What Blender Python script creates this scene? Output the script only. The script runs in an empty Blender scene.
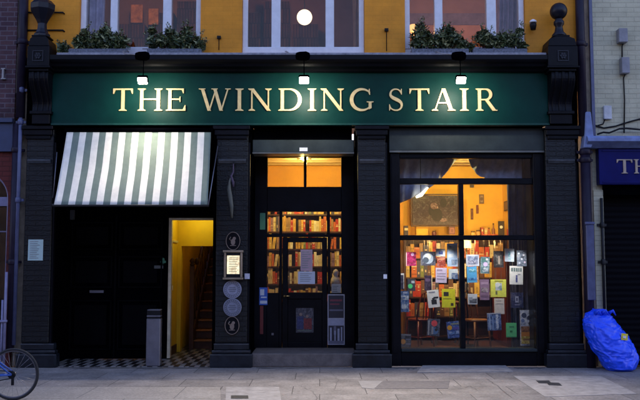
import bpy, math, random
from mathutils import Vector, noise
random.seed(7)
sc = bpy.context.scene
COL = sc.collection
# ------------------------------------------------------------------ camera model (used to measure the place)
F = 782.0; TILT = math.radians(4.6); CY = -12.2; CZ = 1.6
ct, st = math.cos(TILT), math.sin(TILT)
def ray(px, py):
    a = (px-320)/F; b = (200-py)/F
    return a, ct-b*st, st+b*ct
def X(px, py, Y):
    a, fy, fz = ray(px, py); return a*(Y-CY)/fy
def Z(py, Y):
    a, fy, fz = ray(320, py); return CZ+fz*(Y-CY)/fy
def G(px, py, z=0):
    a, fy, fz = ray(px, py); t = (z-CZ)/fz
    return (a*t, CY+fy*t)
EX = 3.1      # the picture is exposed brighter by this factor
# ------------------------------------------------------------------ materials
MATS = {}
def nt(name):
    m = bpy.data.materials.new(name); m.use_nodes = True
    n = m.node_tree.nodes; l = m.node_tree.links
    return m, n, l, n['Principled BSDF']
def mat(name, col, rough=.55, metal=0, var=.25, scale=6, bump=.0, bscale=60, spec=.5, coat=0):
    if name in MATS: return MATS[name]
    m, n, l, p = nt(name)
    p.inputs['Roughness'].default_value = rough; p.inputs['Metallic'].default_value = metal
    p.inputs['Specular IOR Level'].default_value = spec
    if coat: p.inputs['Coat Weight'].default_value = coat
    geo = n.new('ShaderNodeNewGeometry')
    t = n.new('ShaderNodeTexNoise'); t.inputs['Scale'].default_value = scale; t.inputs['Detail'].default_value = 6; t.inputs['Roughness'].default_value = .65
    l.new(geo.outputs['Position'], t.inputs['Vector'])
    r = n.new('ShaderNodeMapRange'); r.inputs[1].default_value = .3; r.inputs[2].default_value = .7
    l.new(t.outputs['Fac'], r.inputs[0])
    mx = n.new('ShaderNodeMix'); mx.data_type = 'RGBA'
    mx.inputs[6].default_value = (*[c*(1-var) for c in col], 1); mx.inputs[7].default_value = (*[min(1, c*(1+var)) for c in col], 1)
    l.new(r.outputs[0], mx.inputs[0]); l.new(mx.outputs[2], p.inputs['Base Color'])
    r2 = n.new('ShaderNodeMapRange'); r2.inputs[3].default_value = max(.05, rough-.12); r2.inputs[4].default_value = min(1, rough+.12)
    l.new(t.outputs['Fac'], r2.inputs[0]); l.new(r2.outputs[0], p.inputs['Roughness'])
    if bump:
        t2 = n.new('ShaderNodeTexNoise'); t2.inputs['Scale'].default_value = bscale; t2.inputs['Detail'].default_value = 4
        l.new(geo.outputs['Position'], t2.inputs['Vector'])
        b = n.new('ShaderNodeBump'); b.inputs['Strength'].default_value = bump; b.inputs['Distance'].default_value = .01
        l.new(t2.outputs['Fac'], b.inputs['Height']); l.new(b.outputs[0], p.inputs['Normal'])
    MATS[name] = m; return m
def cmat(col, rough=.5, var=.12):
    return mat('tone_%d_%d_%d_%d' % (*[int(c*100) for c in col], int(rough*10)), col, rough, var=var, scale=25)
def brick(name, c1, c2, mor, bw=.225, bh=.075, ms=.008, bump=.5, rough=.7, var=.35, flat=False, off=.5, spec=.3, stain=.0):
    m, n, l, p = nt(name)
    geo = n.new('ShaderNodeNewGeometry'); s = n.new('ShaderNodeSeparateXYZ'); l.new(geo.outputs['Position'], s.inputs[0])
    c = n.new('ShaderNodeCombineXYZ')
    if flat:
        l.new(s.outputs[0], c.inputs[0]); l.new(s.outputs[1], c.inputs[1])
    else:
        ad = n.new('ShaderNodeMath'); l.new(s.outputs[0], ad.inputs[0]); l.new(s.outputs[1], ad.inputs[1])
        l.new(ad.outputs[0], c.inputs[0]); l.new(s.outputs[2], c.inputs[1])
    # slightly wobbling joints
    wn = n.new('ShaderNodeTexNoise'); wn.inputs['Scale'].default_value = 5; l.new(geo.outputs['Position'], wn.inputs['Vector'])
    wv = n.new('ShaderNodeVectorMath'); wv.operation = 'SCALE'; wv.inputs[3].default_value = .008; l.new(wn.outputs['Color'], wv.inputs[0])
    av = n.new('ShaderNodeVectorMath'); l.new(c.outputs[0], av.inputs[0]); l.new(wv.outputs[0], av.inputs[1])
    b = n.new('ShaderNodeTexBrick'); l.new(av.outputs[0], b.inputs['Vector'])
    b.inputs['Scale'].default_value = 1; b.inputs['Brick Width'].default_value = bw; b.inputs['Row Height'].default_value = bh
    b.inputs['Mortar Size'].default_value = ms; b.inputs['Mortar Smooth'].default_value = .3; b.offset = off
    b.inputs['Color1'].default_value = (*c1, 1); b.inputs['Color2'].default_value = (*c2, 1); b.inputs['Mortar'].default_value = (*mor, 1)
    t = n.new('ShaderNodeTexNoise'); t.inputs['Scale'].default_value = 2.2; t.inputs['Detail'].default_value = 9; t.inputs['Roughness'].default_value = .7
    l.new(geo.outputs['Position'], t.inputs['Vector'])
    r = n.new('ShaderNodeMapRange'); r.inputs[1].default_value = .3; r.inputs[2].default_value = .72; r.inputs[3].default_value = 1-var; r.inputs[4].default_value = 1+var*.6
    l.new(t.outputs['Fac'], r.inputs[0])
    mx = n.new('ShaderNodeVectorMath'); mx.operation = 'SCALE'; l.new(b.outputs['Color'], mx.inputs[0]); l.new(r.outputs[0], mx.inputs[3])
    l.new(mx.outputs[0], p.inputs['Base Color'])
    if stain:
        sp = n.new('ShaderNodeTexVoronoi'); sp.inputs['Scale'].default_value = 9; l.new(geo.outputs['Position'], sp.inputs['Vector'])
        lt = n.new('ShaderNodeMapRange'); lt.inputs[1].default_value = .05; lt.inputs[2].default_value = .12; lt.inputs[3].default_value = 1-stain; lt.inputs[4].default_value = 1
        l.new(sp.outputs['Distance'], lt.inputs[0])
        m2 = n.new('ShaderNodeVectorMath'); m2.operation = 'SCALE'; l.new(mx.outputs[0], m2.inputs[0]); l.new(lt.outputs[0], m2.inputs[3])
        l.new(m2.outputs[0], p.inputs['Base Color'])
    if flat:
        src = p.inputs['Base Color'].links[0].from_socket
        gn = n.new('ShaderNodeTexNoise'); gn.inputs['Scale'].default_value = 28; gn.inputs['Detail'].default_value = 5; gn.inputs['Roughness'].default_value = .75; l.new(geo.outputs['Position'], gn.inputs['Vector'])
        gr = n.new('ShaderNodeMapRange'); gr.inputs[1].default_value = .3; gr.inputs[2].default_value = .7; gr.inputs[3].default_value = .62; gr.inputs[4].default_value = 1.25; l.new(gn.outputs[0], gr.inputs[0])
        gs = n.new('ShaderNodeVectorMath'); gs.operation = 'SCALE'; l.new(src, gs.inputs[0]); l.new(gr.outputs[0], gs.inputs[3]); l.new(gs.outputs[0], p.inputs['Base Color'])
    p.inputs['Roughness'].default_value = rough; p.inputs['Specular IOR Level'].default_value = spec
    t2 = n.new('ShaderNodeTexNoise'); t2.inputs['Scale'].default_value = 40; t2.inputs['Detail'].default_value = 4; l.new(geo.outputs['Position'], t2.inputs['Vector'])
    h = n.new('ShaderNodeMath'); h.operation = 'MULTIPLY_ADD'; h.inputs[1].default_value = -1; 
    l.new(b.outputs['Fac'], h.inputs[0])
    h2 = n.new('ShaderNodeMath'); h2.operation = 'MULTIPLY'; h2.inputs[1].default_value = .5; l.new(t2.outputs['Fac'], h2.inputs[0]); l.new(h2.outputs[0], h.inputs[2])
    bp = n.new('ShaderNodeBump'); bp.inputs['Strength'].default_value = bump; bp.inputs['Distance'].default_value = .012
    l.new(h.outputs[0], bp.inputs['Height']); l.new(bp.outputs[0], p.inputs['Normal'])
    return m
def emit(name, col, s):
    m, n, l, p = nt(name)
    p.inputs['Base Color'].default_value = (*col, 1); p.inputs['Emission Color'].default_value = (*col, 1); p.inputs['Emission Strength'].default_value = s/EX
    return m
def glass(name, tint=(.9, .92, .92), refl=1.0):
    m = bpy.data.materials.new(name); m.use_nodes = True
    n = m.node_tree.nodes; l = m.node_tree.links; n.clear()
    o = n.new('ShaderNodeOutputMaterial'); mx = n.new('ShaderNodeMixShader'); tr = n.new('ShaderNodeBsdfTransparent'); gl = n.new('ShaderNodeBsdfGlossy')
    tr.inputs[0].default_value = (*tint, 1); gl.inputs['Roughness'].default_value = .015
    fr = n.new('ShaderNodeFresnel'); fr.inputs[0].default_value = 1.5
    mu = n.new('ShaderNodeMath'); mu.operation = 'MULTIPLY'; mu.inputs[1].default_value = refl; l.new(fr.outputs[0], mu.inputs[0])
    nz = n.new('ShaderNodeTexNoise'); nz.inputs['Scale'].default_value = 1.5; ge = n.new('ShaderNodeNewGeometry'); l.new(ge.outputs['Position'], nz.inputs['Vector'])
    bp = n.new('ShaderNodeBump'); bp.inputs['Strength'].default_value = .05; bp.inputs['Distance'].default_value = .05; l.new(nz.outputs[0], bp.inputs['Height']); l.new(bp.outputs[0], gl.inputs['Normal'])
    l.new(mu.outputs[0], mx.inputs[0]); l.new(tr.outputs[0], mx.inputs[1]); l.new(gl.outputs[0], mx.inputs[2]); l.new(mx.outputs[0], o.inputs[0])
    return m
BLK = mat('black_gloss_paint', (.0032, .0036, .006), .40, var=.4, scale=4, bump=.15, bscale=25, spec=.12)
BLKM = mat('black_matt_paint', (.0012, .0012, .0019), .7, var=.4, scale=3, spec=.0)
BLKP = mat('black_door_paint', (.0016, .0016, .0026), .5, var=.4, scale=3, spec=.04)
PIL = brick('painted_brick_dark', (.0055, .0076, .0098), (.0074, .0100, .0125), (.0024, .0031, .0042), .24, .078, .008, 1.0, .40, .5, spec=.3)
LINT = mat('grey_green_board', (.021, .030, .031), .45, var=.35, scale=3, bump=.1, spec=.25)
GREEN = mat('bottle_green_signboard', (.0018, .031, .025), .42, var=.18, scale=2.5, bump=.06, bscale=12, spec=.10)
GOLD = mat('gilded_letter', (.80, .60, .26), .42, metal=.2, var=.15, scale=20)
YEL = brick('yellow_painted_brick', (.68, .262, .013), (.71, .276, .015), (.64, .245, .012), .30, .075, .005, .16, .6, .22)
CREAM = brick('cream_painted_brick', (.50, .475, .325), (.53, .50, .345), (.43, .405, .28), .25, .078, .008, .5, .7, .25)
PURP = brick('plum_brick', (.060, .030, .042), (.095, .045, .05), (.13, .10, .115), .22, .078, .010, .8, .8, .5)
REDB = brick('red_painted_brick', (.11, .018, .015), (.13, .022, .018), (.08, .014, .012), .22, .078, .008, .6, .7, .35)
WHITE = mat('white_gloss_paint', (.66, .67, .70), .4, var=.1, scale=8)
IRON = mat('black_iron', (.008, .008, .010), .5, var=.4, scale=20, spec=.2)
DPIPE = mat('dark_plum_pipe', (.014, .010, .022), .45, var=.3, scale=8, spec=.2)
BPIPE = mat('grey_blue_pipe', (.075, .085, .165), .4, var=.25, scale=8)
LBLUE = mat('pale_blue_ledge_paint', (.15, .20, .38), .45, var=.3, scale=8)
NBLUE = mat('royal_blue_fascia', (.006, .008, .10), .4, var=.2, scale=4, spec=.12)
DBLUE = mat('dull_blue_fascia', (.022, .034, .085), .5, var=.3, scale=4)
STEEL = mat('brushed_steel', (.17, .17, .20), .4, metal=.6, var=.15, scale=8)
GLASS = glass('window_glass', (.93, .94, .93), 1.0)
GLASSU = glass('upper_window_glass', (.90, .90, .90), .38)
WOOD = mat('dark_wood', (.055, .018, .010), .45, var=.4, scale=14)
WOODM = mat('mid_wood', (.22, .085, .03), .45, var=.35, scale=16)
INY = mat('ochre_plaster', (.74, .42, .060), .8, var=.12, scale=2, bump=.15, bscale=30)
INO = mat('orange_plaster', (.64, .30, .04), .8, var=.12, scale=2, bump=.15, bscale=30)
HALLY = mat('yellow_hall_plaster', (.72, .47, .018), .7, var=.10, scale=2, bump=.1, bscale=30)
CEIL = mat('warm_ceiling_paint', (.42, .28, .14), .8, var=.1, scale=2)
FLOORW = mat('oiled_floorboard', (.075, .018, .010), .5, var=.4, scale=8)
CURT = mat('slate_blue_curtain', (.50, .57, .88), .85, var=.25, scale=10)
CURTD = mat('navy_curtain', (.05, .055, .11), .9, var=.3, scale=10)
AW_W = mat('white_awning_canvas', (.80, .755, .63), .8, var=.10, scale=9, bump=.1, bscale=90)
AW_G = mat('grey_green_awning_canvas', (.15, .195, .155), .8, var=.14, scale=9, bump=.1, bscale=90)
RUB = mat('black_rubber', (.012, .012, .013), .7, var=.3, scale=30)
PAPER = mat('white_paper', (.75, .76, .78), .7, var=.06, scale=20)
INK = mat('printed_black', (.02, .02, .025), .6, var=.2, scale=20)
# ------------------------------------------------------------------ mesh building
class MB:
    def __init__(s): s.v = []; s.f = []; s.m = []; s.sm = []
    def face(s, pts, mi=0, smooth=False):
        b = len(s.v); s.v += [tuple(p) for p in pts]; s.f.append(tuple(range(b, b+len(pts)))); s.m.append(mi); s.sm.append(smooth)
    def raw(s, vs, fs, mi=0, smooth=False):
        b = len(s.v); s.v += [tuple(p) for p in vs]
        for f in fs: s.f.append(tuple(b+i for i in f)); s.m.append(mi); s.sm.append(smooth)
        return s
    def box(s, x0, x1, y0, y1, z0, z1, mi=0):
        if x0 > x1: x0, x1 = x1, x0
        if y0 > y1: y0, y1 = y1, y0
        if z0 > z1: z0, z1 = z1, z0
        vs = [(x0,y0,z0),(x1,y0,z0),(x1,y1,z0),(x0,y1,z0),(x0,y0,z1),(x1,y0,z1),(x1,y1,z1),(x0,y1,z1)]
        return s.raw(vs, [(0,3,2,1),(4,5,6,7),(0,1,5,4),(1,2,6,5),(2,3,7,6),(3,0,4,7)], mi)
    def prism(s, poly, y0, y1, mi=0):        # polygon in x,z, pushed along y (y0 = front)
        n = len(poly); a = sum(poly[i][0]*poly[(i+1)%n][1]-poly[(i+1)%n][0]*poly[i][1] for i in range(n))
        if a < 0: poly = poly[::-1]
        vs = [(x, y0, z) for x, z in poly]+[(x, y1, z) for x, z in poly]
        fs = [tuple(range(n)), tuple(range(2*n-1, n-1, -1))]+[(i, i+n, (i+1)%n+n, (i+1)%n) for i in range(n)]
        return s.raw(vs, fs, mi)
    def xprof(s, poly, x0, x1, mi=0):        # polygon in y,z, pushed along x
        n = len(poly)
        vs = [(x0, y, z) for y, z in poly]+[(x1, y, z) for y, z in poly]
        fs = [tuple(range(n-1, -1, -1)), tuple(range(n, 2*n))]+[(i, (i+1)%n, (i+1)%n+n, i+n) for i in range(n)]
        return s.raw(vs, fs, mi)
    def tube(s, pts, r, seg=8, mi=0, closed=False):
        pts = [Vector(p) for p in pts]; n = len(pts); rings = []; up = None
        for i, p in enumerate(pts):
            if closed: d = pts[(i+1)%n]-pts[i-1]
            else: d = pts[min(i+1, n-1)]-pts[max(i-1, 0)]
            d.normalize()
            if up is None:
                up = Vector((0, 0, 1)) if abs(d.z) < .9 else Vector((0, 1, 0))
            u = d.cross(up); u.normalize(); up = u.cross(d).normalized()
            rr = r[i] if isinstance(r, (list, tuple)) else r
            rings.append([p+(u*math.cos(a)+up*math.sin(a))*rr for a in [2*math.pi*k/seg for k in range(seg)]])
        vs = [q for g in rings for q in g]; fs = []
        for i in range(n if closed else n-1):
            j = (i+1) % n
            for k in range(seg): fs.append((i*seg+k, j*seg+k, j*seg+(k+1)%seg, i*seg+(k+1)%seg))
        if not closed:
            fs.append(tuple(range(seg))); fs.append(tuple(range(n*seg-1, (n-1)*seg-1, -1)))
        return s.raw(vs, fs, mi, True)
    def lathe(s, prof, cx, cy, cz, seg=20, mi=0, axis='z', smooth=True):  # prof: (r, h)
        vs = []; fs = []; n = len(prof)
        for r, h in prof:
            for k in range(seg):
                a = 2*math.pi*k/seg; c, d = r*math.cos(a), r*math.sin(a)
                vs.append((cx+c, cy+d, cz+h) if axis == 'z' else (cx+c, cy-h, cz+d) if axis == 'y' else (cx+h, cy+c, cz+d))
        for i in range(n-1):
            for k in range(seg): fs.append((i*seg+k, i*seg+(k+1)%seg, (i+1)*seg+(k+1)%seg, (i+1)*seg+k))
        fs.append(tuple(range(seg-1, -1, -1))); fs.append(tuple(range((n-1)*seg, n*seg)))
        return s.raw(vs, fs, mi, smooth)
    def disc(s, cx, y0, cz, rx, rz, d, seg=24, mi=0):   # an upright disc facing the street, front at y0
        return s.prism([(cx+rx*math.cos(2*math.pi*k/seg), cz+rz*math.sin(2*math.pi*k/seg)) for k in range(seg)], y0, y0+d, mi)
    def ball(s, c, r, mi=0, seg=20):
        n = 12
        return s.lathe([(max(1e-4, r*math.sin(math.pi*i/n)), -r*math.cos(math.pi*i/n)) for i in range(n+1)], *c, seg=seg, mi=mi)
ORG = {}
def picmat(col):
    nm = 'cover_%d_%d_%d' % tuple(int(c*100) for c in col)
    if nm in MATS: return MATS[nm]
    m, n, l, p = nt(nm); geo = n.new('ShaderNodeNewGeometry')
    t = n.new('ShaderNodeTexNoise'); t.inputs['Scale'].default_value = 16; t.inputs['Detail'].default_value = 5; t.inputs['Distortion'].default_value = 1.4; l.new(geo.outputs['Position'], t.inputs['Vector'])
    cr = n.new('ShaderNodeValToRGB'); e = cr.color_ramp.elements; k = sum(col)/3
    e[0].position = .34; e[0].color = (*[c*.35 for c in col], 1); e[1].position = .52; e[1].color = (*col, 1)
    x = cr.color_ramp.elements.new(.66); x.color = (*[min(.85, c*.6+k*.9+.03) for c in col], 1)
    l.new(t.outputs[0], cr.inputs[0]); l.new(cr.outputs[0], p.inputs['Base Color']); p.inputs['Roughness'].default_value = .35
    MATS[nm] = m; return m
def obj(name, mb, mats, parent=None, bevel=0, seg=1, org=None):
    me = bpy.data.meshes.new(name)
    o0 = ORG[parent.name] if parent else Vector(org) if org else None
    if o0 is None:
        xs = [v[0] for v in mb.v]; ys = [v[1] for v in mb.v]; zs = [v[2] for v in mb.v]
        o0 = Vector(((min(xs)+max(xs))/2, (min(ys)+max(ys))/2, min(zs)))
    me.from_pydata([tuple(Vector(v)-o0) for v in mb.v], [], mb.f)
    if not isinstance(mats, (list, tuple)): mats = [mats]
    for m in mats: me.materials.append(m)
    me.polygons.foreach_set('material_index', mb.m); me.polygons.foreach_set('use_smooth', mb.sm); me.update()
    o = bpy.data.objects.new(name, me); COL.objects.link(o)
    if parent: o.parent = parent
    else: o.location = o0
    ORG[o.name] = o0
    if bevel:
        b = o.modifiers.new('edge', 'BEVEL'); b.width = bevel; b.segments = seg; b.limit_method = 'ANGLE'; b.angle_limit = math.radians(50)
    return o
def tag(o, label, cat, group=None):
    o['label'] = label; o['category'] = cat
    if group: o['group'] = group
    return o
def thing(name, label, cat, loc, group=None):
    o = bpy.data.objects.new(name, None); COL.objects.link(o); o.location = loc; o.empty_display_size = .1
    ORG[o.name] = Vector(loc); return tag(o, label, cat, group)
def struct(name, mb, m, **k):
    o = obj(name, mb, m, **k); o['kind'] = 'structure'; return o
def pbox(mb, px0, py0, px1, py1, yf, yb, mi=0):    # box measured on the photograph at its front plane yf
    pm = (py0+py1)/2
    return mb.box(X(px0, pm, yf), X(px1, pm, yf), yf, yb, Z(py1, yf), Z(py0, yf), mi)
def lamp(name, loc, power, col, r=.08, parent=None):
    d = bpy.data.lights.new(name, 'POINT'); d.energy = power/EX; d.color = col; d.shadow_soft_size = r
    o = bpy.data.objects.new(name, d); COL.objects.link(o)
    if parent: o.parent = parent; o.location = Vector(loc)-ORG[parent.name]
    else: o.location = loc
    return o
B1 = MB
# ================================================================== SETTING: ground, pavement, road
PAVE = brick('pavement_slab', (.22, .198, .180), (.295, .265, .24), (.09, .08, .075), .92, .62, .006, .5, .75, .42, flat=True, off=.37, spec=.35, stain=.42)
m = MB(); m.box(-40, 40, -40, 40, -.6, -.30); struct('ground', m, mat('ground_soil', (.12, .11, .10), .9))
m = MB(); m.box(-40, 40, -3.6, .02, -.28, 0); struct('pavement', m, PAVE)
m = MB(); m.box(-40, 40, -3.80, -3.603, -.28, -.004); struct('kerb', m, brick('granite_kerb', (.26, .25, .24), (.30, .29, .28), (.08, .08, .08), .9, .5, .006, .3, .7, .3, flat=True), bevel=.02)
m = MB(); m.box(-40, 40, -30, -3.803, -.29, -.13); struct('road', m, mat('asphalt', (.05, .05, .052), .8, var=.3, scale=30, bump=.5, bscale=90))
def sheet(name, pts, z, ma):
    vs = [(*G(px, py), z) for px, py in pts]
    m = MB(); n = len(vs)
    a = sum(vs[i][0]*vs[(i+1)%n][1]-vs[(i+1)%n][0]*vs[i][1] for i in range(n))
    if a < 0: vs = vs[::-1]
    m.raw(vs+[(x, y, .0008) for x, y, _ in vs], [tuple(range(n))]+[(i, i+n, (i+1)%n+n, (i+1)%n) for i in range(n)])
    return struct(name, m, ma)
CONC = mat('pale_concrete', (.31, .285, .262), .8, var=.28, scale=7, bump=.3, bscale=50)
CONC2 = mat('grey_concrete', (.27, .25, .235), .8, var=.16, scale=7, bump=.3, bscale=50)
TARM = mat('tarmac_repair', (.15, .135, .13), .85, var=.3, scale=18, bump=.5, bscale=80)
COVER = mat('cast_iron_cover', (.05, .05, .055), .5, metal=.4, var=.4, scale=30, bump=.3)
sheet('pavement_concrete_slab', [(226, 387), (279, 387), (281.5, 402), (225.5, 402)], .004, CONC)
sheet('pavement_concrete_slab', [(513, 376), (601, 376.5), (637, 394), (545, 397)], .004, CONC)
sheet('pavement_concrete_slab', [(424, 364.5), (503, 364.2), (513, 372), (417, 373)], .012, CONC)
sheet('pavement_tarmac_strip', [(384, 381), (450, 381), (448, 388.5), (375, 389)], .004, TARM)
sheet('pavement_grey_slab', [(358, 381.2), (383, 381.2), (374, 389), (362, 388)], .004, CONC2)
CRK = mat('dark_crack', (.085, .075, .07), .9)
def crack(pts, w):
    P = [Vector((*G(px, py), .0062)) for px, py in pts]; m = MB()
    Q = []
    for a_, b_ in zip(P, P[1:]):
        for i in range(6):
            t = i/6; q = a_.lerp(b_, t); Q.append(q+Vector((noise.noise(q*9)*.03, noise.noise(q*9+Vector((5, 0, 0)))*.03, 0)))
    Q.append(P[-1])
    for i in range(len(Q)-1):
        d = (Q[i+1]-Q[i]).normalized(); n_ = Vector((-d.y, d.x, 0))*w
        m.raw([Q[i]-n_, Q[i+1]-n_, Q[i+1]+n_, Q[i]+n_], [(0, 1, 2, 3)])
    return struct('pavement_crack', m, CRK)
crack([(487, 379), (497, 386), (512, 398)], .0028); crack([(452, 386), (462, 389), (470, 386), (478, 391)], .0024); crack([(330, 372), (338, 380), (334, 390)], .0018); crack([(300, 386), (313, 392), (318, 402)], .0018)
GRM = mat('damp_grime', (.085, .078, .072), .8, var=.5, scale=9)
BAND = brick('pale_paving_band', (.31, .285, .25), (.34, .305, .265), (.16, .15, .14), 1.15, 1.4, .007, .3, .75, .2, flat=True, spec=.35, stain=.3)  # band a little paler than the slabs around it
sheet('pavement_pale_band', [(-120, 387), (160, 387), (220, 387.4), (221, 404), (-170, 404)], .004, BAND)
sheet('pavement_iron_cover', [(231, 396), (248, 396), (248.4, 399), (231, 399)], .008, COVER)
sheet('pavement_iron_cover', [(536, 381), (549, 381), (551, 383), (559, 383.3), (562, 386), (549, 385.6), (547, 383.8), (539, 383.6)], .008, COVER)
m = MB(); rnd = random.Random(3); x = -44
while x < 44:
    w = rnd.uniform(5, 8); h = rnd.uniform(9.5, 13.5); m.box(x, x+w-.01, -36, -30-rnd.random()*.4, -.3, h); m.prism([(x+.8, h), (x+1.6, h), (x+1.6, h+1.2), (x+.8, h+1.2)], -35, -34); x += w
struct('far_terrace', m, mat('far_terrace_brick', (.10, .085, .085), .9, var=.4, scale=1.5))
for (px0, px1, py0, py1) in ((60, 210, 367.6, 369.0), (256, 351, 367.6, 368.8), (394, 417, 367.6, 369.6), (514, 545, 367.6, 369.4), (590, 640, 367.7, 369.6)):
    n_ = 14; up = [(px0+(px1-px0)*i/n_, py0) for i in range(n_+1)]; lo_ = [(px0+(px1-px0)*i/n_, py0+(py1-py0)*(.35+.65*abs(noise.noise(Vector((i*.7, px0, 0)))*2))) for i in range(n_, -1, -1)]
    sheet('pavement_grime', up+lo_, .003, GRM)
# ================================================================== BOOKSHOP BUILDING
bld = thing('bookshop_building', 'bookshop with black brick shopfront and yellow painted brick upper storey', 'building', (0, .3, 0))
XL, XR = X(24, 200, 0), X(581, 200, 0)      # building edges
XLu, XRu = X(26, 20, .05), X(584, 20, .05)
ZT = Z(55, .05)                              # underside of the upper wall
ZTOP = 8.2
# ---- upper wall with three window openings
WIN = [(79, 200.5), (242, 364.5), (405, 525.5)]
wx = [(X(a, 25, .05), X(b, 25, .05)) for a, b in WIN]
zs0 = Z(53, .05); zs1 = 7.3
m = MB(); xs = [XLu]+[q for w in wx for q in w]+[XRu]
for i in range(0, len(xs), 2): m.box(xs[i], xs[i+1], .05, .35, 4.86, ZTOP)
for a, b in wx: m.box(a, b, .05, .35, zs1, ZTOP); m.box(a, b, .05, .35, 4.86, zs0)
obj('upper_wall', m, YEL, bld)
m = MB(); m.box(XLu-.02, XRu+.02, -.15, 5.3, ZTOP, ZTOP+.2); obj('roof', m, BLKM, bld)
# window frames
for k, (a, b) in enumerate(wx):
    pa, pb = WIN[k]
    mu = [(110.5, 117.5), (163, 171.5)] if k == 0 else [(271.5, 280.5), (325.5, 334)] if k == 1 else [(434.5, 442.5), (486.5, 496)]
    mu = [(X(p, 25, .14), X(q, 25, .14)) for p, q in mu]
    zb = Z(47.5, .14)
    m = MB()
    m.box(a+.002, a+.085, .12, .25, zb, zs1-.002); m.box(b-.085, b-.002, .12, .25, zb, zs1-.002)
    for p, q in mu: m.box(p, q, .12, .25, zb, zs1-.002)
    edges = [a+.085]+[q for w in mu for q in w]+[b-.085]
    for i in range(0, 6, 2): m.box(edges[i], edges[i+1], .13, .24, zs1-.1, zs1-.002)
    for i in range(0, 6, 2): m.box(edges[i], edges[i+1], .135, .23, 6.25, 6.31)
    # thin bead shadow gaps inside the posts
    w = obj('window', m, WHITE, bld, bevel=.006)
    m = MB(); m.box(a+.002, b-.002, .10, .26, Z(53.5, .1), zb-.001); obj('window_sill_board', m, WHITE, w, bevel=.006)
    for i in range(0, 6, 2):
        m = MB(); m.box(edges[i], edges[i+1], .18, .186, zb, 6.25); m.box(edges[i], edges[i+1], .18, .186, 6.31, zs1-.1); obj('pane', m, GLASSU, w)
# ---- cornice of the shopfront with pale stone ledge on top
zc_t = Z(55, -.3); zc_b = Z(71, -.03)
m = MB()
prof = [(.05, zc_t), (-.32, zc_t), (-.32, zc_t-.07), (-.29, zc_t-.10), (-.25, zc_t-.125), (-.23, zc_t-.16), (-.15, zc_t-.185), (-.12, zc_t-.21), (-.07, zc_t-.225), (-.06, zc_b), (.05, zc_b)]
m.xprof(prof, X(49, 60, -.1), X(549, 60, -.1)); obj('cornice', m, BLK, bld)
LEDGE = mat('pale_stone_ledge', (.26, .26, .29), .65, var=.4, scale=14, bump=.3, bscale=40)
m = MB(); m.box(X(57, 54, -.25), X(546, 54, -.25), -.28, .049, zc_t+.002, zc_t+.045); obj('cornice_ledge', m, LEDGE, bld, bevel=.008)
# ---- solid shopfront masses behind the pilasters
zf_b = Z(125.5, -.03)
Z128 = Z(127, .02)
m = MB()
m.box(XL-.02, XR, .05, .34, zf_b+.02, 4.86)                 # wall behind the sign
m.box(XL, X(52, 240, .1), .1, 1.0, 0, zf_b+.02)
m.box(X(213, 240, .1), X(251, 240, .1), .1, 1.0, 0, zf_b+.02)
m.box(X(356, 240, .1), X(390, 240, .1), .1, .82, 0, zf_b+.02)
m.box(X(546, 240, .1), XR, .1, .62, 0, zf_b+.02)
obj('shopfront_wall', m, BLKM, bld)
# ---- pilasters
def pilaster(s0, s1, b0, b1, c0, c1, ztop):
    m = MB(); x0, x1 = X(s0, 240, 0), X(s1, 240, 0)
    m.box(x0, x1, 0, .099, Z(343, 0), ztop)
    p = obj('pilaster', m, PIL, bld, bevel=.008)
    B0, B1_ = X(b0, 360, -.08), X(b1, 360, -.08)
    m = MB(); zz = Z(353, -.08)
    m.box(B0, B1_, -.08, .098, 0, zz-.02)
    m.box(B0+.03, B1_-.03, -.055, .098, zz-.0195, zz+.035)
    m.box(B0+.055, B1_-.055, -.03, .098, zz+.0355, Z(343.5, -.02))
    obj('base', m, mat('ledge_sheen_paint', (.008, .011, .016), .4, var=.5, scale=7, bump=.15, bscale=25, spec=.3), p, bevel=.015, seg=2)  # lighter base colour stands in for the sheen on its upturned ledges
    m = MB(); C0, C1 = X(c0, 132, -.05), X(c1, 132, -.05)
    m.box(C0, C1, -.075, .098, Z(129.5, -.05), ztop-.002); m.box(C0+.02, C1-.02, -.05, .098, Z(135, -.05), Z(129.6, -.05)); m.box(C0+.05, C1-.05, -.03, .098, Z(139, -.03), Z(135.1, -.05))
    obj('capital', m, BLK, p, bevel=.008)
    m = MB(); m.xprof([(-.001, Z(163.5, 0)), (-.02, Z(163.5, 0)), (-.045, Z(161, 0)), (-.045, Z(160, 0)), (-.001, Z(159, 0))], x0+.03, x1-.03)
    obj('neck_moulding', m, mat('pale_edge_paint', (.045, .052, .062), .45, var=.5, scale=9), p)
    m = MB()
    m.box(B0+.03, B1_-.03, -.0565, -.0551, zz+.022, zz+.034); m.box(B0+.055, B1_-.055, -.0315, -.0301, Z(343.5, -.02)-.016, Z(343.5, -.02)-.002); m.box(B0, B1_, -.0815, -.0801, zz-.034, zz-.021)
    obj('edge_highlight', m, mat('pale_edge_paint', (.045, .052, .062), .45, var=.5, scale=9), p)  # pale strips painted along the base edges in place of highlights
    m = MB()
    m.box(x1-.012, x1+.03, .03, .098, Z(343, 0), Z(139.2, 0)-.05); obj('corner_bead', m, BLK, p)
    return p
zsg = Z(125.5, -.05)
pilaster(24, 51, 15, 56, 22, 53, zsg)
pilaster(216, 247.5, 209.5, 252, 213, 250, zsg)
pilaster(358, 386, 352.5, 392, 355, 389, zsg)
pilaster(547.5, 578, 547, 590, 545, 582, zsg)
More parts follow.
